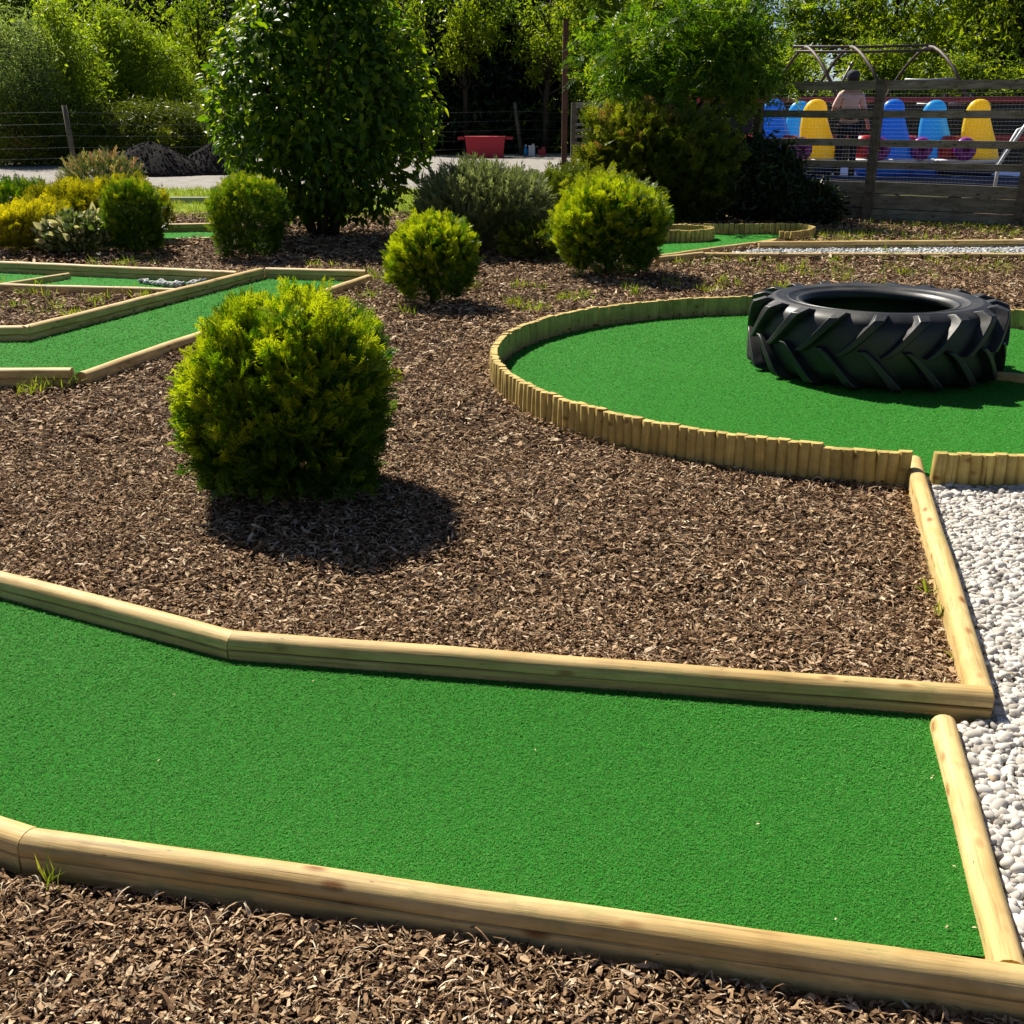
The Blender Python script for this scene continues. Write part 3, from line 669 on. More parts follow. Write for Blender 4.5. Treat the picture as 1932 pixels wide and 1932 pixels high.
def needle(seed, n=14):
    """upright twig set with narrow needles"""
    r = random.Random(seed); V, T = [], []
    for i in range(n):
        t = i / n; a = r.uniform(-1, 1) * .75; b = len(V); e = r.uniform(-.25, .25); L = .34 * (1.1 - .4 * t)
        k = kite(L, .06, a, (t * .8, 0, 0), e * .3, e * .5); V.extend(k); T.extend([(b, b + 1, b + 2), (b, b + 2, b + 3)])
    return np.array(V), np.array(T)
def leaf(curl=.35, w=.56):
    xs = [0, .22, .5, .78, 1.0]; ws = [.02, .36 * w / .56, .5 * w / .56 * 1.0, .3 * w / .56, .0]
    V, T = [], []
    for x, h in zip(xs, ws):
        z = -curl * x * x; V += [(x, -h * .55, z + .1 * h), (x, 0, z), (x, h * .55, z + .1 * h)]
    for i in range(4):
        for k in (0, 1): T += quads([(3 * i + k, 3 * i + 3 + k, 3 * i + 4 + k, 3 * i + 1 + k)])
    return np.array(V, float), np.array(T)
def simple_leaf(w=.5, fold=.08):
    return np.array([[0, 0, 0], [.45, -w / 2, fold], [1, 0, -.06], [.45, w / 2, fold]], float), np.array([[0, 1, 2], [0, 2, 3]])
def cluster(seed, n=5, w=.42, spread=.75):
    r = np.random.default_rng(seed); tv, tt = simple_leaf(w)
    P = r.normal(0, .33 * spread, (n, 3)); D = unit(r.normal(0, 1, (n, 3)) + [0, 0, -.25])
    return inst(tv, tt, P, frames(D, r.normal(0, 1, (n, 3))), r.uniform(.35, .62, n))
def pinnate(seed, pairs=5):
    r = random.Random(seed); V, T = [], []
    tv, tt = simple_leaf(.36, .05)
    def put(p, a, L, z):
        b = len(V); c, s = math.cos(a), math.sin(a)
        for x, y, q in tv * L: V.append((p[0] + x * c - y * s, p[1] + x * s + y * c, p[2] + q + z * x / L))
        T.extend((tt + b).tolist())
    for i in range(pairs):
        t = .2 + .72 * i / pairs; z = -.25 * t * t
        for sg in (-1, 1): put((t, 0, z), sg * r.uniform(.8, 1.1), .34 * r.uniform(.85, 1.1), -.06)
    put((.9, 0, -.2), r.gauss(0, .1), .34, -.08)
    b = len(V); V += [(0, -.008, 0), (0, .008, 0), (.92, .005, -.21), (.92, -.005, -.21), (.45, 0, -.06)]; T += [(b, b + 4, b + 1), (b + 4, b + 3, b + 2)]
    return np.array(V), np.array(T)
SPRAYS = [spray(i) for i in range(6)]; FINE = [spray(20 + i, 7) for i in range(6)]; NEED = [needle(i) for i in range(4)]; LEAF = [leaf(.25), leaf(.5), leaf(.8)]
CLUS = [cluster(i) for i in range(5)]; CLUSN = [cluster(i + 9, 6, .2, .9) for i in range(5)]; PIN = [pinnate(i, 4 + i % 3) for i in range(5)]
def lumps(seed, n=7, f=3.0):
    r = np.random.default_rng(seed); k = r.normal(0, f, (n, 3)); p = r.uniform(0, 6, n)
    return lambda d: np.cos(d @ k.T + p).sum(1) / n
def multi(templates, P, D, N, S, A):
    m = MB(); which = rng.integers(0, len(templates), len(P))
    for c, (tv, tt) in enumerate(templates):
        w = which == c
        if not w.any(): continue
        V, T = inst(tv, tt, P[w], frames(D[w], N[w]), S[w]); m.add(V, T, np.repeat(A[w], len(tv)))
    return m
def bush(name, label, c, rx, ry, h, n, size, mat, tmpl, seed, group=None, up=.75, jit=.4, lump=.08, depth=.45, base=.72, sq=2.4, tipshift=.28, cat='bush', top=None, zmin=.02, stems=5, skirt=0.0):
    """rounded shrub: shoots through the outer half of its volume, on a short stem"""
    t = thing(name, label, cat, (c[0], c[1], 0), 0, group)
    d = unit(rng.normal(0, 1, (int(n * 1.25), 3))); d = d[d[:, 2] > -.8][:n]; n = len(d)
    # superellipsoid radius, narrower at the foot
    e = (np.abs(d[:, 0]) ** sq + np.abs(d[:, 1]) ** sq + np.abs(d[:, 2]) ** sq) ** (-1 / sq)
    lf, lf2 = lumps(seed), lumps(seed + 1, 9, 7.0)
    R = e * (1 + lump * 1.6 * lf(d) + lump * .9 * lf2(d))
    if top is not None: R = R * (1 + top(d))
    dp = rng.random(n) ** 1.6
    q = d * (R * (1 - depth * dp))[:, None]
    P = q * np.array([rx, ry, h / 2])
    f = base + (1 - base) * np.clip((q[:, 2] + 1) / .9, 0, 1) ** .7
    P[:, 0] *= f; P[:, 1] *= f; P[:, 2] += h / 2
    P[:, 2] = np.maximum(P[:, 2], zmin + rng.random(n) * .05); keep = np.ones(n, bool)
    D = unit(d * [1, 1, .7] * .8 + [0, 0, up] + rng.normal(0, jit, (n, 3)))
    S = size * np.clip(rng.lognormal(0, .3, n), .4, 1.45) * (1 + .4 * (dp < .05))
    A = np.clip(rng.random(n) ** 1.3 * .62 + tipshift * (dp < .25) * rng.random(n) ** .7 * 1.5 * np.clip(.55 + .6 * d[:, 2] - .25 * d[:, 0], .1, 1), 0, 1)  # yellow tips favour upper left: young growth, plus sun and shade put into colour
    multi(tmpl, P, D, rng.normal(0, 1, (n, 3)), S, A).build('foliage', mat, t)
    st = MB(); st.tube([(0, 0, -.05), (.01, 0, h * .25), (0, .01, h * .5)], [.05 * h ** .5, .035 * h ** .5, .02], 7)
    for k in range(stems):
        a = 2 * PI * k / stems + seed; s = R_.uniform(.5, .75)
        st.tube([(0, 0, h * .08), (rx * s * .5 * math.cos(a), ry * s * .5 * math.sin(a), h * .35), (rx * s * .8 * math.cos(a), ry * s * .8 * math.sin(a), h * .62)], [.025, .016, .006], 5)
    st.build('stem', M['twig'], t, smooth=True)
    return t
def b0top(d): # two peaks with a dip between
    return np.clip(d[:, 2], 0, 1) ** 2 * (.17 * np.exp(-((d[:, 0] - .25) / .22) ** 2) + .13 * np.exp(-((d[:, 0] + .4) / .2) ** 2) - .10 * np.exp(-((d[:, 0] + .05) / .14) ** 2))
gb = 'rounded golden green conifer bushes'
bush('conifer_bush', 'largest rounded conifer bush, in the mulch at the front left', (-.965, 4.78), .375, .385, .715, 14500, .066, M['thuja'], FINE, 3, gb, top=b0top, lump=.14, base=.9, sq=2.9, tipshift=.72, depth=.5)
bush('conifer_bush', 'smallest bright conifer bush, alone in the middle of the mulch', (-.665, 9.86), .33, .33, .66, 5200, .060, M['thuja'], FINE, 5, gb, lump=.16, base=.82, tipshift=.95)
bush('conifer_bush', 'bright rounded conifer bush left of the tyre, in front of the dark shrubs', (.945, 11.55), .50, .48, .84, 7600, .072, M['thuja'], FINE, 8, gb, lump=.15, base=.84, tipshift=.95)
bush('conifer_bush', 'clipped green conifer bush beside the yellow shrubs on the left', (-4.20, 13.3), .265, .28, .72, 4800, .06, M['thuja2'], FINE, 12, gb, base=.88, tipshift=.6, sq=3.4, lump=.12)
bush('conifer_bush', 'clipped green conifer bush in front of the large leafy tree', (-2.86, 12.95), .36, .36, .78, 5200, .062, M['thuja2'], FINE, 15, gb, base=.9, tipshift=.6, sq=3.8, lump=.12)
bush('grey_shrub', 'loose grey green shrub with upright needles behind the smallest bush', (-.34, 13.5), .68, .62, .86, 7000, .12, M['sage'], NEED, 21, None, up=1.0, jit=.5, base=.8, tipshift=.3, lump=.1, cat='shrub')
ys = 'yellow shrubs at the left edge'
bush('golden_shrub', 'tall golden shrub in the back of the yellow group at the left', (-5.3, 14.6), .56, .5, .62, 3600, .10, M['gold'], SPRAYS, 25, ys, up=1.1, base=.8, lump=.16, cat='shrub')
bush('golden_shrub', 'golden shrub directly behind the clipped bush at the left', (-4.62, 14.5), .42, .42, .66, 2600, .10, M['gold'], SPRAYS, 27, ys, up=1.1, base=.8, lump=.16, cat='shrub')
bush('golden_shrub', 'low bright yellow shrub at the left edge, nearest of the group', (-5.5, 13.55), .45, .40, .48, 3000, .085, M['gold'], SPRAYS, 29, ys, up=.9, base=.8, lump=.16, tipshift=.6, cat='shrub')
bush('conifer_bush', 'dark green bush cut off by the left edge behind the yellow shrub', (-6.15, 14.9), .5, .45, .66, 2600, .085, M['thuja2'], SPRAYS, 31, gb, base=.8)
bush('variegated_shrub', 'low cream and green variegated shrub between yellow shrub and clipped bush', (-4.78, 13.25), .36, .3, .42, 1500, .07, M['varieg'], LEAF[:2], 33, None, up=.7, lump=.25, base=.9, cat='shrub')
bush('heather_shrub', 'domed shrub with pink tips in front of the dark stone heap', (-6.28, 18.6), .56, .5, .84, 2600, .11, M['pieris'], NEED, 35, None, base=.85, tipshift=.45, cat='shrub')
bush('juniper_shrub', 'low spreading yellow green juniper between grey shrub and bright bush', (.80, 15.2), 1.0, .6, .72, 4200, .13, M['juniper'], SPRAYS, 37, None, up=.35, lump=.2, base=.9, cat='shrub')
bush('juniper_shrub', 'tall sprawling juniper with brown dead tips under the feathery tree', (2.0, 17.2), 1.0, .65, 1.45, 6500, .15, M['juniper'], SPRAYS, 39, None, up=.45, lump=.22, base=.9, cat='shrub', tipshift=.4)
bush('dark_shrub', 'large dark shrub in the shade in front of the timber fence', (3.05, 17.45), 1.0, .55, 1.12, 6500, .16, M['darkleaf'], CLUS, 41, None, up=.3, lump=.2, base=.95, cat='shrub')
bush('dark_shrub', 'low dark shrub below the left end of the timber fence', (4.15, 17.05), .42, .33, .55, 2200, .15, M['darkleaf'], CLUS, 43, None, up=.3, lump=.2, base=.95, cat='shrub')
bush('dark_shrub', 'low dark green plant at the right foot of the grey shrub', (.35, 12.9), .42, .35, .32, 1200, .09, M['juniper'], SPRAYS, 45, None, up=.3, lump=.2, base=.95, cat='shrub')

def limb(m, p, d, L, r0, bend=.25, n=5, r1=.4):
    pts, rad = [p], [r0]; d = Vector(d).normalized(); p = Vector(p)
    for i in range(n):
        d = (d + Vector((R_.gauss(0, bend), R_.gauss(0, bend), R_.gauss(.05, bend * .6))) * .5).normalized()
        p = p + d * (L / n); pts.append(tuple(p)); rad.append(r0 * (1 - (1 - r1) * (i + 1) / n))
    m.tube(pts, rad, 7); return p, d
# big leafy tree behind the clipped bushes
def leafy_tree():
    t = thing('leafy_tree', 'big dense tree with broad glossy leaves, left of the middle', 'tree', (-2.42, 15.35, 0))
    n = 14500; d = unit(rng.normal(0, 1, (n, 3))); lf, l2 = lumps(61, 8, 3.2), lumps(62, 9, 8)
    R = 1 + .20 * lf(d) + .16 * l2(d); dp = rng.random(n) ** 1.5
    q = d * (R * (1 - .5 * dp))[:, None]
    w = np.interp(q[:, 2], [-1.1, -.75, -.2, .3, .8, 1.2], [1.0, .98, 1.0, .92, .68, .55])
    P = q * np.array([1.45, 1.25, 1.72]) * np.stack([w, w, np.ones(n)], 1) + [0.05, 0, 1.84]
    P[:, 2] = np.maximum(P[:, 2], .12 + .3 * rng.random(n))
    D = unit(d * [1, 1, .4] * .7 + [0, 0, -.15] + rng.normal(0, .55, (n, 3)))
    N = unit(d * .6 + [0, 0, .8] + rng.normal(0, .45, (n, 3)))
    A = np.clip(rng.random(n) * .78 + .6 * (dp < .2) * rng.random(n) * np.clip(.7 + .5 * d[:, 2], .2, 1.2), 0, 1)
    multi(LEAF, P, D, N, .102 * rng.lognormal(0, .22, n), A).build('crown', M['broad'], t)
    m = MB()
    for k in range(7):
        a = 2 * PI * k / 7 + .3; p, dd = limb(m, (.12 * math.cos(a), .12 * math.sin(a), -.05), (math.cos(a) * .35, math.sin(a) * .35, 1), 1.9, .05, .2)
        for j in range(3): limb(m, tuple(p), (R_.gauss(0, .6), R_.gauss(0, .6), .7), .9, .02, .3, 4, .2)
    m.build('trunk', M['bark'], t, smooth=True)
leafy_tree()
# feathery tree on the right of the middle
def feathery_tree():
    t = thing('feathery_tree', 'open tree with feathery green leaves and several stems beside the fence', 'tree', (2.66, 18.25, 0))
    t.scale = (.92, .8, 1.04)
    m = MB(); ends = []
    for k, (a, s, L) in enumerate(((2.6, .22, 2.9), (.4, .12, 2.8), (1.6, .06, 3.1), (4.4, .22, 2.7), (3.4, .26, 2.5), (5.6, .14, 2.7))):
        p, d = limb(m, (.07 * math.cos(a), .07 * math.sin(a), -.05), (math.cos(a) * s, math.sin(a) * s, 1), L * .62, .045, .12, 5, .7)
        for j in range(4):
            v = Vector((math.cos(a + R_.gauss(0, .9)), math.sin(a + R_.gauss(0, .9)), R_.uniform(.35, 1.5)))
            q, e = limb(m, tuple(p - d * .12 * j), v, R_.uniform(.8, 1.5), .024, .22, 5, .35)
            for i in range(4):
                v2 = Vector((e.x + R_.gauss(0, .7), e.y + R_.gauss(0, .7), R_.uniform(-.1, .9)))
                w, f = limb(m, tuple(q - e * .13 * i), v2, R_.uniform(.35, .7), .010, .25, 4, .3); ends.append((w, f))
                ends.append((q - e * .1 * i, f))
    m.build('trunk', M['bark'], t, smooth=True)
    E = np.array([e[0][:] for e in ends]); F = np.array([e[1][:] for e in ends])
    per = 17; k = len(E) * per
    P = np.repeat(E, per, 0) + rng.normal(0, .17, (k, 3)) - np.repeat(F, per, 0) * rng.uniform(0, .3, (k, 1))
    D = unit(np.repeat(F, per, 0) * .4 + rng.normal(0, .8, (k, 3)) + [0, 0, -.1]); N = unit(rng.normal(0, .5, (k, 3)) + [0, 0, 1])
    multi(PIN, P, D, N, .235 * rng.lognormal(0, .2, k), np.clip(rng.random(k) * .9 + .1 * (rng.random(k) > .7), 0, 1)).build('crown', M['rowan'], t)
    print('rowan leaves', k, 'z', P[:, 2].min(), P[:, 2].max(), 'x', P[:, 0].min(), P[:, 0].max())
feathery_tree()

# background trees: prototypes, then copies
def bg_tree(name, label, cat, loc, H, Wd, mat, tmpl, nblob, per, size, seed, trunk_h=.3, droop=0.0, low=.12, spread=.2, group=None, conic=.0, trunk_r=.1, branches=True, tight=.55):
    r = np.random.default_rng(seed); global R_
    t = thing(name, label, cat, loc, r.uniform(0, 6), group)
    B = []
    while len(B) < nblob:
        p = r.uniform(-1, 1, 3)
        if p @ p < 1: B.append(p)
    B = np.array(B); zz = (B[:, 2] + 1) / 2
    wz = (1 - conic * zz) * np.where(zz < .15, .75, 1)
    B = np.stack([B[:, 0] * Wd / 2 * wz, B[:, 1] * Wd / 2 * wz, H * (low + (1 - low) * zz)], 1)
    k = nblob * per; rb = Wd * spread * r.uniform(.6, 1.3, nblob)
    dd = r.normal(0, .62, (k, 3))
    P = np.repeat(B, per, 0) + dd * np.repeat(rb, per)[:, None] * [1, 1, .85]
    P[:, 2] = np.maximum(P[:, 2], .1)
    D = unit(dd * .5 + r.normal(0, .6, (k, 3)) + [0, 0, -droop])
    A = np.clip(np.repeat(r.uniform(0, .45, nblob), per) + r.random(k) * .6, 0, 1)
    multi(tmpl, P, D, r.normal(0, 1, (k, 3)), size * r.lognormal(0, .25, k), A).build('crown', mat, t)
    m = MB(); top = H * .82
    pts = [(0, 0, -.1)]; rad = [trunk_r]
    for i in range(1, 7): pts.append((r.normal(0, .05) * Wd * .3 * i / 3, r.normal(0, .05) * Wd * .3 * i / 3, top * i / 6)); rad.append(trunk_r * (1 - .8 * i / 6))
    m.tube(pts, rad, 8)
    if branches:
        for b in B[:min(nblob, 18)]:
            z0 = max(.15 * H, min(b[2] * .7, top * .9)); s = z0 / top * 6; i = int(min(s, 5)); f = s - i
            p0 = np.array(pts[i]) * (1 - f) + np.array(pts[i + 1]) * f
            m.tube([p0, p0 * .5 + b * .5 + [0, 0, -.05 * H * 0.5], b], [trunk_r * .34, trunk_r * .2, trunk_r * .08], 5)
    m.build('trunk', M['bark'], t, smooth=True)
    return t
def plume_tree(name, label, cat, loc, H, Wd, mat, tmpl, nbr, per, size, seed, group=None, trunk_r=.07, droop=.35, low=.06, top_w=.12, up=.9):
    """tree of separate ascending plumes: each limb carries its own leaves and ends in a point"""
    r = np.random.default_rng(seed); t = thing(name, label, cat, loc, r.uniform(0, 6), group)
    m = MB(); pts = [np.array([r.normal(0, .04) * i, r.normal(0, .04) * i, H * .97 * i / 7 - (.1 if i == 0 else 0)]) for i in range(8)]
    m.tube(pts, [trunk_r * (1 - .85 * i / 7) for i in range(8)], 7)
    P, D, A = [], [], []
    for b in range(nbr):
        f = low + (.97 - low) * (b + r.random()) / nbr; i = min(int(f * 7), 6); p0 = pts[i] * (1 - (f * 7 - i)) + pts[i + 1] * (f * 7 - i)
        L = Wd * .62 * ((1 - f) * (1 - top_w) + top_w) ** .8 * r.uniform(.65, 1.25) * min(1, .45 + 3 * f); a = b * 2.4 + r.normal(0, .4)
        d = np.array([math.cos(a), math.sin(a), up * r.uniform(.5, 1.3)]); d /= np.linalg.norm(d); q = [p0]
        for k in range(4): d = d + [0, 0, .06] + r.normal(0, .10, 3); d /= np.linalg.norm(d); q.append(q[-1] + d * L / 4)
        m.tube(q, [trunk_r * .3 * (1 - .2 * k) for k in range(5)], 5, cap=False)
        n = int(per * (.4 + .6 * L / (Wd * .6))); s_ = r.random(n) ** .75 * 4; j = np.minimum(s_.astype(int), 3); w = (s_ - j)[:, None]
        Q = np.array(q); c = Q[j] * (1 - w) + Q[j + 1] * w; sp = (.07 + .17 * (1 - s_ / 4) ** .5)[:, None] * Wd * .62 * r.lognormal(0, .35, (n, 1))
        off = r.normal(0, 1, (n, 3)) * sp * [1, 1, .9]; off[:, 2] -= np.abs(r.normal(0, .09 * Wd * droop, n))
        P.append(c + off); D.append(unit(d * .5 + off * 2 + r.normal(0, .45, (n, 3)) + [0, 0, -droop])); A.append(np.clip(r.uniform(0, .4) + r.random(n) * .6, 0, 1))
    P, D, A = np.concatenate(P), np.concatenate(D), np.concatenate(A); P[:, 2] = np.maximum(P[:, 2], .08)
    multi(tmpl, P, D, r.normal(0, 1, (len(P), 3)), size * r.lognormal(0, .25, len(P)), A).build('crown', mat, t)
    m.build('trunk', M['bark'], t, smooth=True); return t
def copy_tree(o, loc, rz, sc, label):
    c = o.copy(); C.objects.link(c); c.location = loc; c.rotation_euler = (0, 0, rz); c.scale = sc; c['label'] = label
    for ch in o.children:
        d = ch.copy(); C.objects.link(d); d.parent = c
    return c
gB = 'trees beyond the track'
w1 = plume_tree('willow_tree', 'pale grey green willow at the left edge behind the wire fence', 'tree', (xat(45, 36), 36, 0), 3.7, 3.2, M['willow'], CLUSN, 36, 80, .28, 301, gB, droop=.6, top_w=.4, up=1.1)
b1 = plume_tree('birch_tree', 'light green birch right of the pale willow', 'tree', (xat(150, 37.5), 37.5, 0), 4.6, 2.5, M['birch'], CLUSN + CLUS[:1], 36, 62, .30, 302, gB)
copy_tree(b1, (xat(178, 41), 41, 0), 5.5, (.9, .9, .86), 'slim light green birch close beside the first birch')
copy_tree(b1, (xat(255, 40.5), 40.5, 0), 3.3, (1.05, 1.05, .9), 'light green birch between the tallest birch and the heap')
copy_tree(b1, (xat(112, 40.5), 40.5, 0), 1.3, (1.0, 1.0, .92), 'light green birch behind the smaller pale willow')
copy_tree(b1, (xat(215, 40), 40, 0), 2.1, (1.0, 1.0, 1.02), 'tallest light green birch, behind the leaning wire fence post')
copy_tree(b1, (xat(288, 41), 41, 0), 4.0, (.95, .95, .95), 'light green birch above the larger dark stone heap')
copy_tree(b1, (xat(345, 42), 42, 0), 5.2, (.9, .9, .78), 'shorter light green birch left of the big leafy tree')
copy_tree(w1, (xat(95, 38.5), 38.5, 0), 2.5, (.9, .9, .85), 'smaller pale willow between the edge willow and the birch')
y1 = plume_tree('woodland_tree', 'tall yellow green tree in the top left corner', 'tree', (xat(60, 55), 55, 0), 7.4, 6.2, M['wood'], CLUS, 46, 84, .42, 303, gB, trunk_r=.16, low=.12, top_w=.35, up=1.0)
o1 = bg_tree('open_tree', 'thin leaved tree with bare dark trunk left of the hoop frame', 'tree', (xat(1500, 46), 46, 0), 7.8, 3.6, M['wood'], CLUS, 26, 40, .36, 305, low=.30, spread=.15, group=gB, trunk_r=.17, tight=.6)
copy_tree(y1, (xat(180, 57), 57, 0), 1.2, (1, 1, 1.05), 'tall yellow green tree behind the birches at the top left')
copy_tree(o1, (xat(395, 46), 46, 0), 2.7, (.8, .8, .85), 'slim yellow green tree behind the left edge of the big leafy tree')
lb = bg_tree('low_bush', 'low brownish green bush behind the wire fence at the left edge', 'bush', (xat(30, 35.2), 35.2, 0), 1.7, 2.3, M['juniper'], CLUSN, 26, 70, .26, 306, droop=.1, low=.0, group='low bushes behind the wire fence', trunk_r=.04, spread=.17, branches=False)
for i, (u, Y, s, lab) in enumerate([(80, 35.6, .38, 'low bush behind the wire fence, left of the leaning post'), (185, 36, .40, 'low bush behind the wire fence, right of the leaning post'), (240, 36.3, .36, 'low bush growing above the larger dark heap'), (300, 36.8, .42, 'low bush between the two dark heaps'), (355, 37.3, .38, 'low bush above the smaller dark heap'), (395, 38, .4, 'low bush half hidden by the big leafy tree')]):
    copy_tree(lb, (xat(u, Y), Y, 0), i * 1.1, (1, 1, s * 2.2), lab)
iv = bg_tree('ivy_tree', 'dark ivy covered tree right of the big leafy tree', 'tree', (xat(800, 52), 52, 0), 7.4, 5.6, M['ivy'], CLUS, 90, 120, .50, 304, low=.0, group=gB, trunk_r=.2, tight=.7)
copy_tree(iv, (xat(890, 50), 50, 0), 1.0, (1, 1, 1), 'dark ivy covered tree above the red skip')
copy_tree(iv, (xat(985, 51), 51, 0), 2.2, (1, 1, .98), 'dark ivy covered tree left of the rusty pole')
copy_tree(iv, (xat(330, 60), 60, 0), 3.1, (1, 1, 1.02), 'dark tree at the top left between the birches and the leafy tree')
copy_tree(iv, (xat(410, 58), 58, 0), 4.2, (.9, .9, .92), 'dark tree close behind the left of the big leafy tree')
copy_tree(iv, (xat(560, 56), 56, 0), 5.0, (1, 1, 1), 'dark tree hidden behind the big leafy tree')
copy_tree(iv, (xat(690, 57), 57, 0), .4, (1, 1, .95), 'dark tree behind the right of the big leafy tree')
copy_tree(o1, (xat(765, 46), 46, 0), 3.9, (.7, .7, .95), 'sunlit slim tree at the right shoulder of the big leafy tree')
copy_tree(o1, (xat(880, 46), 46, 0), 4.9, (.75, .75, .95), 'sunlit tree with dark gaps at the top middle')
copy_tree(o1, (xat(1030, 45), 45, 0), .9, (.9, .9, .85), 'light green tree behind the rusty pole')
copy_tree(y1, (xat(1120, 44), 44, 0), 1.7, (.6, .6, .88), 'light green tree between rusty pole and feathery tree')
copy_tree(y1, (xat(1240, 46), 46, 0), 2.9, (.6, .6, .8), 'light green tree behind the feathery tree')
copy_tree(y1, (xat(1380, 47), 47, 0), 5.6, (.55, .55, .85), 'light green tree behind the right side of the feathery tree')
# open trees with visible trunks on the right
copy_tree(o1, (xat(1590, 44), 44, 0), 1.3, (1, 1, .95), 'thin leaved tree behind the left of the hoop frame')
copy_tree(o1, (xat(1665, 45), 45, 0), 2.6, (1, 1, 1.05), 'tree with dark trunk rising behind the middle of the hoop frame')
copy_tree(o1, (xat(1745, 47), 47, 0), 3.3, (1, 1, 1.0), 'tree behind the right end of the hoop frame')
copy_tree(o1, (xat(1810, 43), 43, 0), 4.4, (1.0, 1.0, 1.05), 'leaning dark trunked tree right of the hoop frame')
copy_tree(o1, (xat(1860, 41), 41, 0), 5.1, (.9, .9, 1.1), 'dark trunked tree second from the right edge')
copy_tree(iv, (xat(1935, 42), 42, 0), 5.9, (.55, .55, .95), 'dark ivy covered tree at the right edge')
for i, (u, Y, s, lab) in enumerate([(1470, 39, .42, 'low green bush left of the hoop frame behind the fence'), (1560, 42, .30, 'low green bush under the left of the hoop frame'), (1640, 41, .46, 'low green bush seen through the middle of the hoop frame'), (1720, 43, .30, 'low green bush seen through the right of the hoop frame'), (1800, 40, .40, 'low bright bush right of the hoop frame'), (1850, 39.5, .27, 'low bright bush between the two right hand trunks'), (1910, 39, .36, 'low bush at the right edge behind the fence'), (1310, 40, .4, 'low bush behind the stems of the feathery tree'), (1400, 39, .4, 'low bush behind the left post of the timber fence'), (1180, 41, .4, 'low bush behind the slatted gate')]):
    copy_tree(y1, (xat(u, Y), Y, 0), i * .9 + .3, (.52, .52, s), lab)
# far woodland as one mass
n = 16000; far = MB()
P = np.c_[rng.uniform(-48, 48, n), rng.uniform(64, 74, n), np.zeros(n)]
hh = 5.6 + 1.6 * np.sin(P[:, 0] * .31) + 1.2 * np.sin(P[:, 0] * .83 + 1) - 5.0 * np.clip((P[:, 0] - 9) / 6, 0, 1)
P[:, 2] = hh * rng.random(n) ** .75
V, T = inst(*CLUS[0], P, frames(unit(rng.normal(0, 1, (n, 3))), rng.normal(0, 1, (n, 3))), 1.35 * rng.lognormal(0, .25, n))
tag(link('far_woodland', V, T, M['ivy'], attr=np.repeat(np.clip(rng.random(n) * 1.0, 0, 1), len(CLUS[0][0]))), 'dark mass of woodland far behind everything', 'woodland', kind='stuff')
m = MB(); pts = []
n = 7000; P = np.c_[rng.uniform(-30, 30, n), rng.uniform(45, 60, n), np.zeros(n)]; P[:, 2] = .1 + 1.5 * rng.random(n)
V, T = inst(*CLUS[1], P, frames(unit(rng.normal(0, 1, (n, 3))), rng.normal(0, 1, (n, 3))), .8 * rng.lognormal(0, .25, n))
tag(link('undergrowth', V, T, M['darkleaf'], attr=np.repeat(rng.random(n), len(CLUS[1][0]))), 'dark undergrowth below the trees beyond the track', 'undergrowth', kind='stuff')

# ---------------------------------------------------------------- dark stone heaps
def heap(label, x, y, rx, ry, h, seed):
    n, mm = 40, 16; lf = lumps(seed, 8, 2.5); V, T = [], []
    for j in range(mm + 1):
        s = j / mm
        for k in range(n):
            a = 2 * PI * k / n; w = 1 + .10 * float(lf(np.array([[math.cos(a), math.sin(a), s]]))[0])
            z = h * (1 - s ** 1.35) * (1 + .05 * math.sin(5 * a + 7 * s + seed)) if s < 1 else -.05
            V.append((rx * s * w * math.cos(a), ry * s * w * math.sin(a), max(z, -.05)))
    for j in range(mm):
        for k in range(n):
            k2 = (k + 1) % n; T += quads([(j * n + k, (j + 1) * n + k, (j + 1) * n + k2, j * n + k2)])
    o = link('stone_heap', np.array(V), np.array(T), M['heap'], smooth=True); o.location = (x, y, 0)
    tag(o, label, 'stone heap', 'heaps of dark stone on the track')
    # loose stones over the slope
    tv, tt = ico(1, seed, .3); k = 1500; s = np.sqrt(rng.random(k)) * 1.03; a = rng.uniform(0, 2 * PI, k)
    P = np.stack([rx * s * np.cos(a), ry * s * np.sin(a), np.maximum(h * (1 - np.minimum(s, 1) ** 1.35), 0) + .01], 1)
    PV, PT = inst(tv, tt, P, frames(unit(rng.normal(0, 1, (k, 3))), rng.normal(0, 1, (k, 3))), .017 * rng.lognormal(0, .4, k))
    p = link('loose_stones', PV, PT, M['heap'], parent=o); p['kind'] = 'stuff'
heap('larger heap of dark stone behind the pink tipped shrub', xat(286, 30.3), 30.3, 1.5, 1.2, .74, 3)
heap('smaller heap of dark stone partly behind the big leafy tree', xat(408, 31), 31, 1.15, 1.1, .72, 5)

# ---------------------------------------------------------------- wire fence, gate, pole and clutter beyond the track
t = thing('wire_fence', 'sagging wire fence on leaning wooden posts beyond the track', 'fence', (0, 0, 0))
fp = [(-22, 28.5), (xat(143, 33), 33.0), (-6.6, 37), (xat(985, 43), 43.0), (4.2, 45)]
tops = {0: (0, 0), 1: (-.12, 0), 2: (.1, 0), 3: (-.26, 0), 4: (0, 0)}
for i, (x, y) in enumerate(fp):
    p = MB(); p.tube([(x, y, -.2), (x + tops[i][0], y, 1.62 if i != 3 else 1.75)], [.075, .065], 8); p.build('post', M['postwood'], t, smooth=True)
for z in (.28, .55, .85, 1.15, 1.45):
    q = MB()
    for i in range(len(fp) - 1):
        a, b = fp[i], fp[i + 1]; pts = []
        for s in np.linspace(0, 1, 8):
            lean = tops[i][0] * (1 - s) + tops[i + 1][0] * s
            pts.append((a[0] * (1 - s) + b[0] * s + lean * z / 1.6, a[1] * (1 - s) + b[1] * s - .07, z - .05 * 4 * s * (1 - s)))
        q.tube(pts, .004, 4, cap=False)
    q.build('wire', M['darkwire'], t)
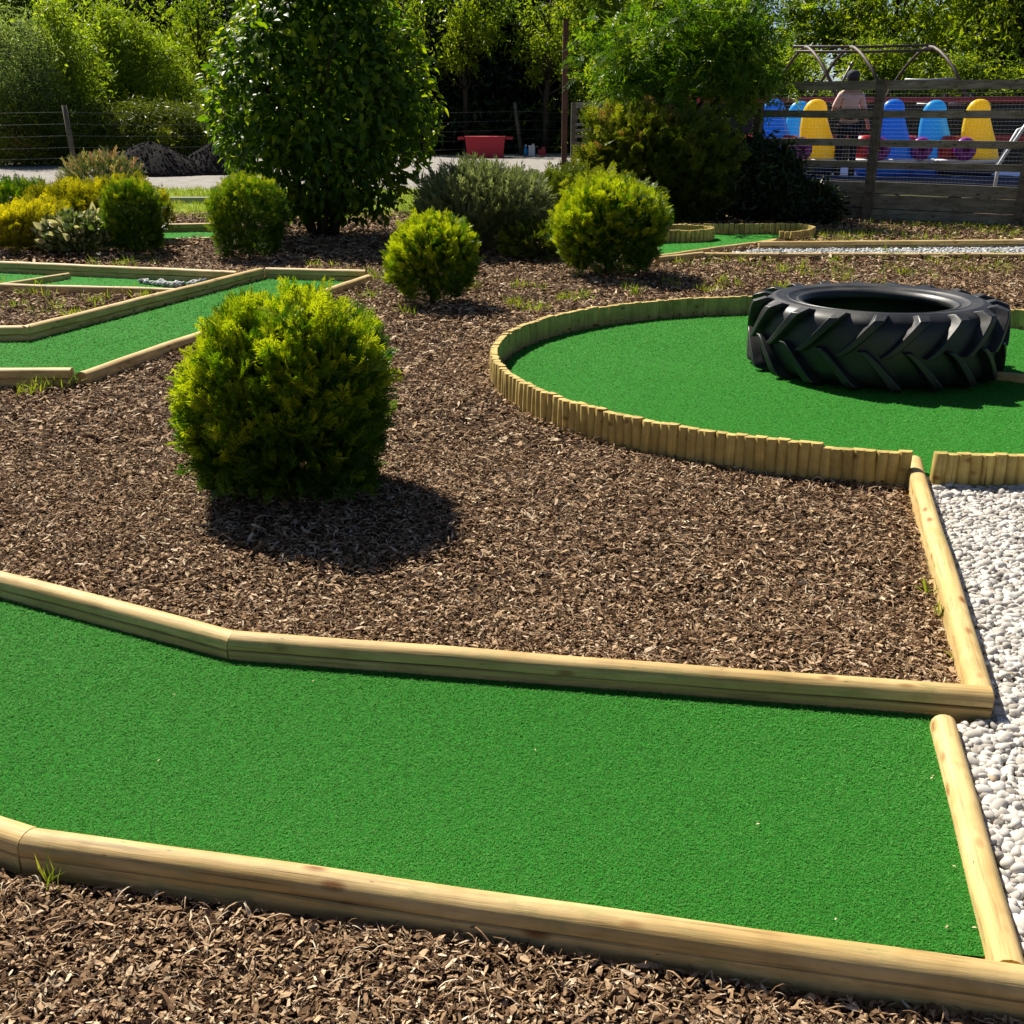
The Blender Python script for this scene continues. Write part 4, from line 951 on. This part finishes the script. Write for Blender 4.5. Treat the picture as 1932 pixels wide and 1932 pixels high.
t = thing('metal_pole', 'tall rusty square steel pole in front of the slatted gate', 'pole', (xat(1064, 29.5), 29.5, 0))
m = MB(); m.box((0, 0, 1.7), (.13, .13, 3.6)); m.build('shaft', M['rust'], t)
m = MB(); m.box((0, 0, 3.51), (.15, .15, .02)); m.build('end_cap', M['rust'], t)
t = thing('slatted_gate', 'weathered wooden gate with slats and brace behind the rusty pole', 'gate', (xat(1082, 31), 31, 0))
m = MB(); m.box((0, 0, .8), (.16, .16, 1.78)); m.build('post', M['postwood'], t)
m = MB(); m.box((3.1, 0, .8), (.16, .16, 1.78)); m.build('post', M['postwood'], t)
for z, h in ((1.62, .14), (1.33, .09), (1.16, .07), (1.02, .07), (.88, .07), (.7, .08)):
    m = MB(); m.box((1.55, -.09, z), (3.05, .04, h)); m.build('slat', M['greywood'], t)
m = MB(); m.box((.42, -.13, 1.05), (.07, .03, .85), tilt=(0, -.42)); m.build('brace', M['greywood'], t)
t = thing('red_skip', 'dark red tipping skip standing on the track', 'skip', (xat(916, 41), 41, 0))
m = MB(); pr = [(-.62, 0), (-.60, .03), (-.66, .62), (-.69, .66), (.69, .66), (.66, .62), (.60, .03), (.62, 0)]
V = [(x, y * .4, z) for y in (-1, 1) for x, z in pr]; T = [(0, k, k + 1) for k in range(1, 7)] + [(8, 8 + k + 1, 8 + k) for k in range(1, 7)]
for k in range(8): T += quads([(k, k + 8, (k + 1) % 8 + 8, (k + 1) % 8)])
m.add(V, T); m.build('tub', M['crimson'], t)
for s in (-1, 1):
    m = MB(); m.box((s * .80, 0, .60), (.24, .10, .09)); m.build('lifting_lug', M['crimson'], t)
t = thing('white_canister', 'white plastic canister standing on the track right of the red skip', 'canister', (xat(1003, 42), 42, 0))
m = MB(); m.box((0, 0, .17), (.22, .18, .34)); m.build('body', M['white'], t); m = MB(); m.lathe([(.04, 0), (.04, .05), (.0, .05)], (0.05, 0, .34), 10); m.build('cap', M['white'], t)
t = thing('plastic_bottle', 'pale blue bottle beside the leaning fence post', 'bottle', (xat(992, 42.1), 42.1, 0))
m = MB(); m.lathe([(0, 0), (.06, 0), (.065, .2), (.03, .27), (.03, .32), (0, .32)], n=12); m.build('body', M['sky'], t, smooth=True); m = MB(); m.lathe([(.035, .32), (.035, .36), (0, .36)], n=10); m.build('cap', M['white'], t)
t = thing('fuel_can', 'small red fuel can right of the white canister', 'fuel can', (xat(1022, 42.3), 42.3, 0))
m = MB(); m.box((0, 0, .1), (.26, .16, .2)); m.box((.05, 0, .24), (.12, .08, .07)); m.build('body', M['red'], t); m = MB(); m.tube([(-.1, 0, .2), (-.18, 0, .28)], .02, 6); m.build('spout', M['dark'], t)

# ---------------------------------------------------------------- timber fence on the right
PM, PR = np.array([5.12, 17.31]), np.array([6.82, 16.14]); fd = (PR - PM) / np.linalg.norm(PR - PM); fn = np.array([fd[1], -fd[0]])  # fn points to the camera
PLf = PM - fd * 1.75; PX = PR + fd * 2.06
ft = thing('timber_fence', 'weathered timber fence with rails, gravel boards and wire mesh', 'fence', (PM[0], PM[1], 0), math.atan2(fd[1], fd[0]))
for x, h, tl in ((0, 1.93, .02), (2.06, 1.95, .03), (-1.75, 1.62, 0), (4.12, 1.95, 0)):
    m = MB(); m.box((0, 0, h / 2 - .1), (.11, .12, h + .2)); o = m.build('post', M['postwood'], ft); o.location = (x, -.02, 0); o.rotation_euler = (0, tl, 0)
    # grain runs up the post
for z0, z1 in ((1.79, 1.91), (1.42, 1.52), (1.03, 1.13), (.74, .83)):
    for xa, xb in ((-2.6, 0.0), (0.0, 2.06), (2.06, 4.2)):
        m = MB(); m.box(((xa + xb) / 2, .07 + .002 * (xa > 0), (z0 + z1) / 2), (xb - xa - .004, .04, z1 - z0), tilt=(0, R_.gauss(0, .004))); m.build('rail', M['oldwood'], ft)
for z0, z1, y in ((.39, .55, .075), (.19, .375, .07), (-.12, .178, .065)):
    for xa, xb in ((-2.4, 0.0), (0.0, 2.06), (2.06, 4.2)):
        m = MB(); m.box(((xa + xb) / 2, y + .003 * (xa > 0), (z0 + z1) / 2), (xb - xa - .004, .035, z1 - z0), tilt=(0, R_.gauss(0, .005))); m.build('gravel_board', M['oldwood'], ft)
m = MB()
for x in np.arange(-1.7, 4.2, .051): m.tube([(x + R_.gauss(0, .003), .10, .56), (x + R_.gauss(0, .004), .102, 1.2), (x, .10, 1.80)], .0010, 3, cap=False)
for z in np.arange(.57, 1.80, .051): m.tube([(x, .102, z + .006 * math.sin(3 * x + 9 * z)) for x in np.linspace(-1.7, 4.2, 14)], .0010, 3, cap=False)
m.build('wire_mesh', M['wire'], ft)

# ---------------------------------------------------------------- children's ride behind the fence
plat = thing('ride_platform', 'dark blue round platform carrying the colourful ride cars', 'platform', (6.6, 21.3, 0))
m = MB(); m.lathe([(0, .5), (3.5, .5), (3.55, .46), (3.55, .34), (3.5, .30), (0, .30)], n=64, sy=.5); m.build('deck', M['navy'], plat)
for x in (-2.6, -.9, .9, 2.6):
    m = MB(); m.box((x, -.9, .12), (.16, .16, .38)); m.build('leg', M['dark'], plat)
def ride_car(u, Y, colour, label, hull='blue', s=1.0, hood=True):
    """small ride car: high rounded seat back, red hood, purple wheel, blue hull"""
    t = thing('ride_car', label, 'ride car', (xat(u, Y), Y, .5), 0, 'colourful ride cars on the platform')
    t.scale = (s, s, s)
    m = MB(); prof = [(.30, .22), (.305, .28), (.295, .42), (.275, .58), (.245, .74), (.215, .88), (.20, .98), (.185, 1.06), (.15, 1.13), (.10, 1.17), (.05, 1.188), (.0, 1.19)]
    V, T = [], []; n = 26
    for r, z in prof:
        cx = .14 * (1 - min(z / .95, 1)) + 0.02 * math.sin(z * 6)
        for k in range(n):
            a = 2 * PI * k / n; V.append((cx + r * math.cos(a), .62 * r * math.sin(a), z))
    for i in range(len(prof) - 1):
        for k in range(n): k2 = (k + 1) % n; T += quads([(i * n + k, i * n + k2, (i + 1) * n + k2, (i + 1) * n + k)])
    m.add(V, T); m.build('seat_back', M[colour], t, smooth=True)
    m = MB(); m.lathe([(0, .0), (.40, .0), (.52, .08), (.56, .17), (.54, .23), (.46, .26), (0, .27)], (-.08, 0, 0), 28, 1, .62); m.build('hull', M[hull], t, smooth=True)
    m = MB(); m.lathe([(.545, .20), (.575, .215), (.575, .245), (.53, .265), (.50, .255)], (-.08, 0, 0), 28, 1, .63); m.build('bumper', M['white'], t, smooth=True)
    if hood:
        m = MB(); m.lathe([(.17, .24), (.19, .4), (.17, .55), (.12, .62), (.0, .63)], (-.40, 0, 0), 20, 1, .9); m.build('hood', M['red'], t, smooth=True)
        m = MB()
        for y in (-.34,):
            pr = [(0, -.05), (.1, -.085), (.165, -.06), (.19, 0), (.165, .06), (.1, .085), (0, .05)]; V, T = [], []
            for r, d in pr:
                for k in range(20): a = 2 * PI * k / 20; V.append((-.27 + r * math.cos(a), y + d, .42 + r * math.sin(a)))
            for i in range(len(pr) - 1):
                for k in range(20): k2 = (k + 1) % 20; T += quads([(i * 20 + k, i * 20 + k2, (i + 1) * 20 + k2, (i + 1) * 20 + k)])
            m.add(V, T)
        m.build('wheel', M['purple'], t, smooth=True)
    return t
ride_car(1452, 20.3, 'blue', 'ride car with blue seat, leftmost, half hidden by the fence post')
ride_car(1500, 21.6, 'sky', 'ride car with pale blue seat behind the left yellow one', s=.98)
ride_car(1530, 20.2, 'yellow', 'ride car with yellow seat left of the person', 'navy')
ride_car(1674, 20.2, 'blue', 'ride car with deep blue seat just right of the fence post')
ride_car(1752, 20.4, 'sky', 'ride car with sky blue seat between the blue and yellow ones', s=.99)
ride_car(1833, 20.1, 'yellow', 'ride car with yellow seat nearest the right edge', 'navy', s=1.0)
t = thing('red_barrier', 'long red barrier rail behind the ride cars', 'barrier', (6.6, 23.6, 0))
for z in (1.70, 1.0):
    m = MB(); m.box((0, 0, z), (7.0, .06, .10)); m.build('rail', M['red'], t)
for x in (-3.4, -1.7, 0, 1.7, 3.4):
    m = MB(); m.box((x, .07, .9), (.08, .08, 1.8)); m.build('post', M['dark'], t)
t = thing('dark_screen', 'dark slatted screen standing behind the red barrier', 'screen', (7.2, 25.2, 0))
for k in range(12):
    m = MB(); m.box((0, 0, .12 + k * .145), (9.0, .03, .125)); m.build('slat', M['dark'], t)
for x in (-4.3, -2.2, 0, 2.2, 4.3):
    m = MB(); m.box((x, .06, .9), (.09, .09, 1.85)); m.build('post', M['dark'], t)
t = thing('tube_handrail', 'bent white tube handrail at the right edge behind the fence', 'handrail', (0, 0, 0))
m = MB(); y = 19.0; px = lambda u: xat(u, y)
m.tube([(px(1880), y, .15), (px(1884), y, .72), (px(1893), y, .86), (px(1912), y, 1.12), (px(1924), y, 1.30), (px(1936), y, 1.36), (px(1950), y, 1.34)], .028, 8); m.build('tube', M['white'], t, smooth=True)
m = MB(); m.tube([(px(1905), y + .5, .15), (px(1905), y + .5, .70), (px(1918), y + .5, .92), (px(1936), y + .5, 1.22), (px(1950), y + .5, 1.26)], .028, 8); m.build('tube', M['white'], t, smooth=True)
# hoop frame
HC = np.array([xat(1640, 26), 26.0]); t = thing('hoop_frame', 'old hooped tunnel frame of bent tubes behind the ride', 'tunnel frame', (HC[0], HC[1], 0), math.radians(-4))
for x in (-1.55, -.62, .98):
    m = MB(); pts = []
    for a in np.linspace(0, PI, 15):
        yy = -1.5 * math.cos(a); pts.append((x + .62 * (1 - math.sin(a)) * (1 if yy < 0 else -1), yy, 1.25 + 1.50 * math.sin(a) ** .8))
    pts = [(pts[0][0], pts[0][1], -.1)] + pts + [(pts[-1][0], pts[-1][1], -.1)]
    m.tube(pts, .035, 8); m.build('hoop', M['hoop'], t, smooth=True)
for (ya, za, xa, xb, mm) in ((0, 2.76, -1.8, 1.1, 'hoop'), (-.55, 2.64, -1.8, .9, 'hoop'), (-1.28, 2.08, .25, 1.22, 'wire'), (-1.42, 1.62, .5, 1.4, 'wire')):
    m = MB(); m.tube([(xa, ya, za), ((xa + xb) / 2, ya, za - .01), (xb, ya, za + .02)], .028, 8); m.build('purlin', M[mm], t, smooth=True)
m = MB(); m.tube([(-.95, .4, .9), (-.85, .1, 1.75), (-.6, -.3, 2.45)], .03, 7); m.build('strut', M['steel'], t, smooth=True)

# ---------------------------------------------------------------- person on the platform, back to the camera
def skin_mesh(name, verts, edges, radii, mat, parent, sub=1, root=0):
    me = bpy.data.meshes.new(name + '_frame'); me.from_pydata(verts, edges, []); o = bpy.data.objects.new(name + '_frame', me); C.objects.link(o)
    o.modifiers.new('s', 'SKIN'); ss = o.modifiers.new('u', 'SUBSURF'); ss.levels = sub; ss.render_levels = sub
    for i, v in enumerate(me.skin_vertices[0].data):
        r = radii[i]; v.radius = r if isinstance(r, tuple) else (r, r); v.use_root = (i == root)
    bpy.context.view_layer.update(); dg = bpy.context.evaluated_depsgraph_get()
    nm = bpy.data.meshes.new_from_object(o.evaluated_get(dg)); nm.name = name
    bpy.data.objects.remove(o); nm.materials.clear(); nm.materials.append(mat)
    nm.polygons.foreach_set('use_smooth', np.ones(len(nm.polygons), bool))
    p = bpy.data.objects.new(name, nm); C.objects.link(p)
    if parent: p.parent = parent
    return p
pt = thing('person', 'person in a pink shirt and dark cap seen from behind among ride cars', 'person', (xat(1594, 20.0), 20.0, .38))
bv = [(0, 0, .93), (0, .0, 1.10), (.0, .0, 1.30), (.0, -.02, 1.42), (.01, .02, 1.50), (.02, .05, 1.60), (.02, .06, 1.68),
      (.10, 0, .86), (.11, .02, .48), (.11, -.02, .08), (.11, .14, .03), (-.10, 0, .86), (-.12, .03, .48), (-.13, -.02, .08), (-.13, .14, .03),
      (.155, 0, 1.37), (.25, .06, 1.12), (.36, .16, .92), (.39, .21, .84), (-.155, 0, 1.37), (-.23, .12, 1.14), (-.20, .30, 1.04), (-.18, .38, 1.03)]
be = [(0, 1), (1, 2), (2, 3), (3, 4), (4, 5), (5, 6), (0, 7), (7, 8), (8, 9), (9, 10), (0, 11), (11, 12), (12, 13), (13, 14), (3, 15), (15, 16), (16, 17), (17, 18), (3, 19), (19, 20), (20, 21), (21, 22)]
br = [(.14, .10), (.13, .095), (.155, .10), (.12, .09), .055, .085, .075, .085, .055, .038, .03, .085, .055, .038, .03, .06, .043, .032, .035, .06, .043, .032, .035]
skin_mesh('body', bv, be, br, M['skin'], pt)
sv = [bv[0], bv[1], bv[2], bv[3], bv[15], bv[16], bv[19], bv[20]]
skin_mesh('shirt', sv, [(0, 1), (1, 2), (2, 3), (3, 4), (4, 5), (3, 6), (6, 7)], [(.175, .13), (.155, .12), (.165, .12), (.11, .095), .068, .062, .068, .062], M['pink'], pt)
# shirt: plain pink yoke above dark and cream stripes
_m, _nt, _o = newmat('striped_pink_cloth'); _tc = nd(_nt, 'ShaderNodeTexCoord'); _sx = nd(_nt, 'ShaderNodeSeparateXYZ'); _nt.links.new(_tc.outputs['Object'], _sx.inputs[0])
_mr = nd(_nt, 'ShaderNodeMapRange'); _mr.inputs[1].default_value = .9; _mr.inputs[2].default_value = 1.5; _nt.links.new(_sx.outputs['Z'], _mr.inputs[0])
_st = [(0, (.22, .03, .04)), (.16, (.05, .03, .03)), (.22, (.6, .45, .38)), (.27, (.07, .04, .04)), (.33, (.62, .46, .40)), (.38, (.09, .05, .05)), (.44, (.66, .45, .40)), (.49, (.86, .56, .53))]
_rp = ramp(_nt, _st, _mr.outputs[0]); _rp.color_ramp.interpolation = 'CONSTANT'; _b = nd(_nt, 'ShaderNodeBsdfPrincipled'); _b.inputs['Roughness'].default_value = .9
_nt.links.new(_rp.outputs[0], _b.inputs['Base Color']); _nt.links.new(_b.outputs[0], _o.inputs[0])
pt.children[1].data.materials[0] = _m
tv_ = [bv[0], bv[7], bv[8], bv[9], bv[11], bv[12], bv[13]]
skin_mesh('trousers', tv_, [(0, 1), (1, 2), (2, 3), (0, 4), (4, 5), (5, 6)], [(.155, .12), .10, .072, .058, .10, .072, .058], M['navycloth'], pt)
for sx in (-.13, .11):
    m = MB(); m.lathe([(.0, -.03), (.065, -.03), (.075, .0), (.07, .05), (.045, .09), (0, .10)], (sx, .04, .03), 14, .8, 1.7); m.build('shoe', M['dark'], pt, smooth=True)
m = MB(); m.lathe([(.098, .0), (.104, .03), (.10, .07), (.08, .105), (.045, .125), (0, .13)], (.02, .055, 1.625), 20, 1, 1.12); m.build('cap', M['capcloth'], pt, smooth=True)
m = MB(); m.lathe([(.06, -.06), (.088, -.03), (.096, .02), (.095, .05)], (.02, .045, 1.60), 18, 1, 1.05); m.build('hair', M['hair'], pt, smooth=True)

# ---------------------------------------------------------------- light, sky, camera
SUN = Vector((-.52, .80, 1.0)).normalized()
sun = bpy.data.lights.new('sun', 'SUN'); sun.energy = 5.0; sun.angle = math.radians(.53); sun.color = (1.0, .93, .80)
so = bpy.data.objects.new('sun', sun); C.objects.link(so); so.rotation_euler = (-SUN).to_track_quat('-Z', 'Y').to_euler(); so.location = (-5, 8, 12)
w = bpy.data.worlds.new('World'); bpy.context.scene.world = w; w.use_nodes = True
nt = w.node_tree; bg = nt.nodes['Background']; sk = nt.nodes.new('ShaderNodeTexSky'); sk.sky_type = 'NISHITA'; sk.sun_disc = False; sk.air_density = .55; sk.dust_density = .4; sk.ozone_density = .6
sk.sun_elevation = math.asin(SUN.z); sk.sun_rotation = math.atan2(SUN.x, SUN.y)
nt.links.new(sk.outputs[0], bg.inputs[0]); bg.inputs[1].default_value = .05
cam = bpy.data.cameras.new('camera'); cam.sensor_fit = 'HORIZONTAL'; cam.sensor_width = 36; cam.lens = 36 * FOC / 1932; cam.clip_end = 800; cam.clip_start = .05
co = bpy.data.objects.new('camera', cam); C.objects.link(co); co.location = (0, 0, EYE); co.rotation_euler = (PI / 2 - PITCH, 0, 0)
sc = bpy.context.scene; sc.camera = co
sc.view_settings.view_transform = 'Standard'; sc.view_settings.look = 'None'; sc.view_settings.exposure = 0.9; sc.view_settings.gamma = 1
sc.render.engine = 'CYCLES'; sc.cycles.max_bounces = 7; sc.cycles.diffuse_bounces = 3; sc.cycles.glossy_bounces = 2; sc.cycles.transmission_bounces = 4; sc.cycles.caustics_reflective = False; sc.cycles.caustics_refractive = False
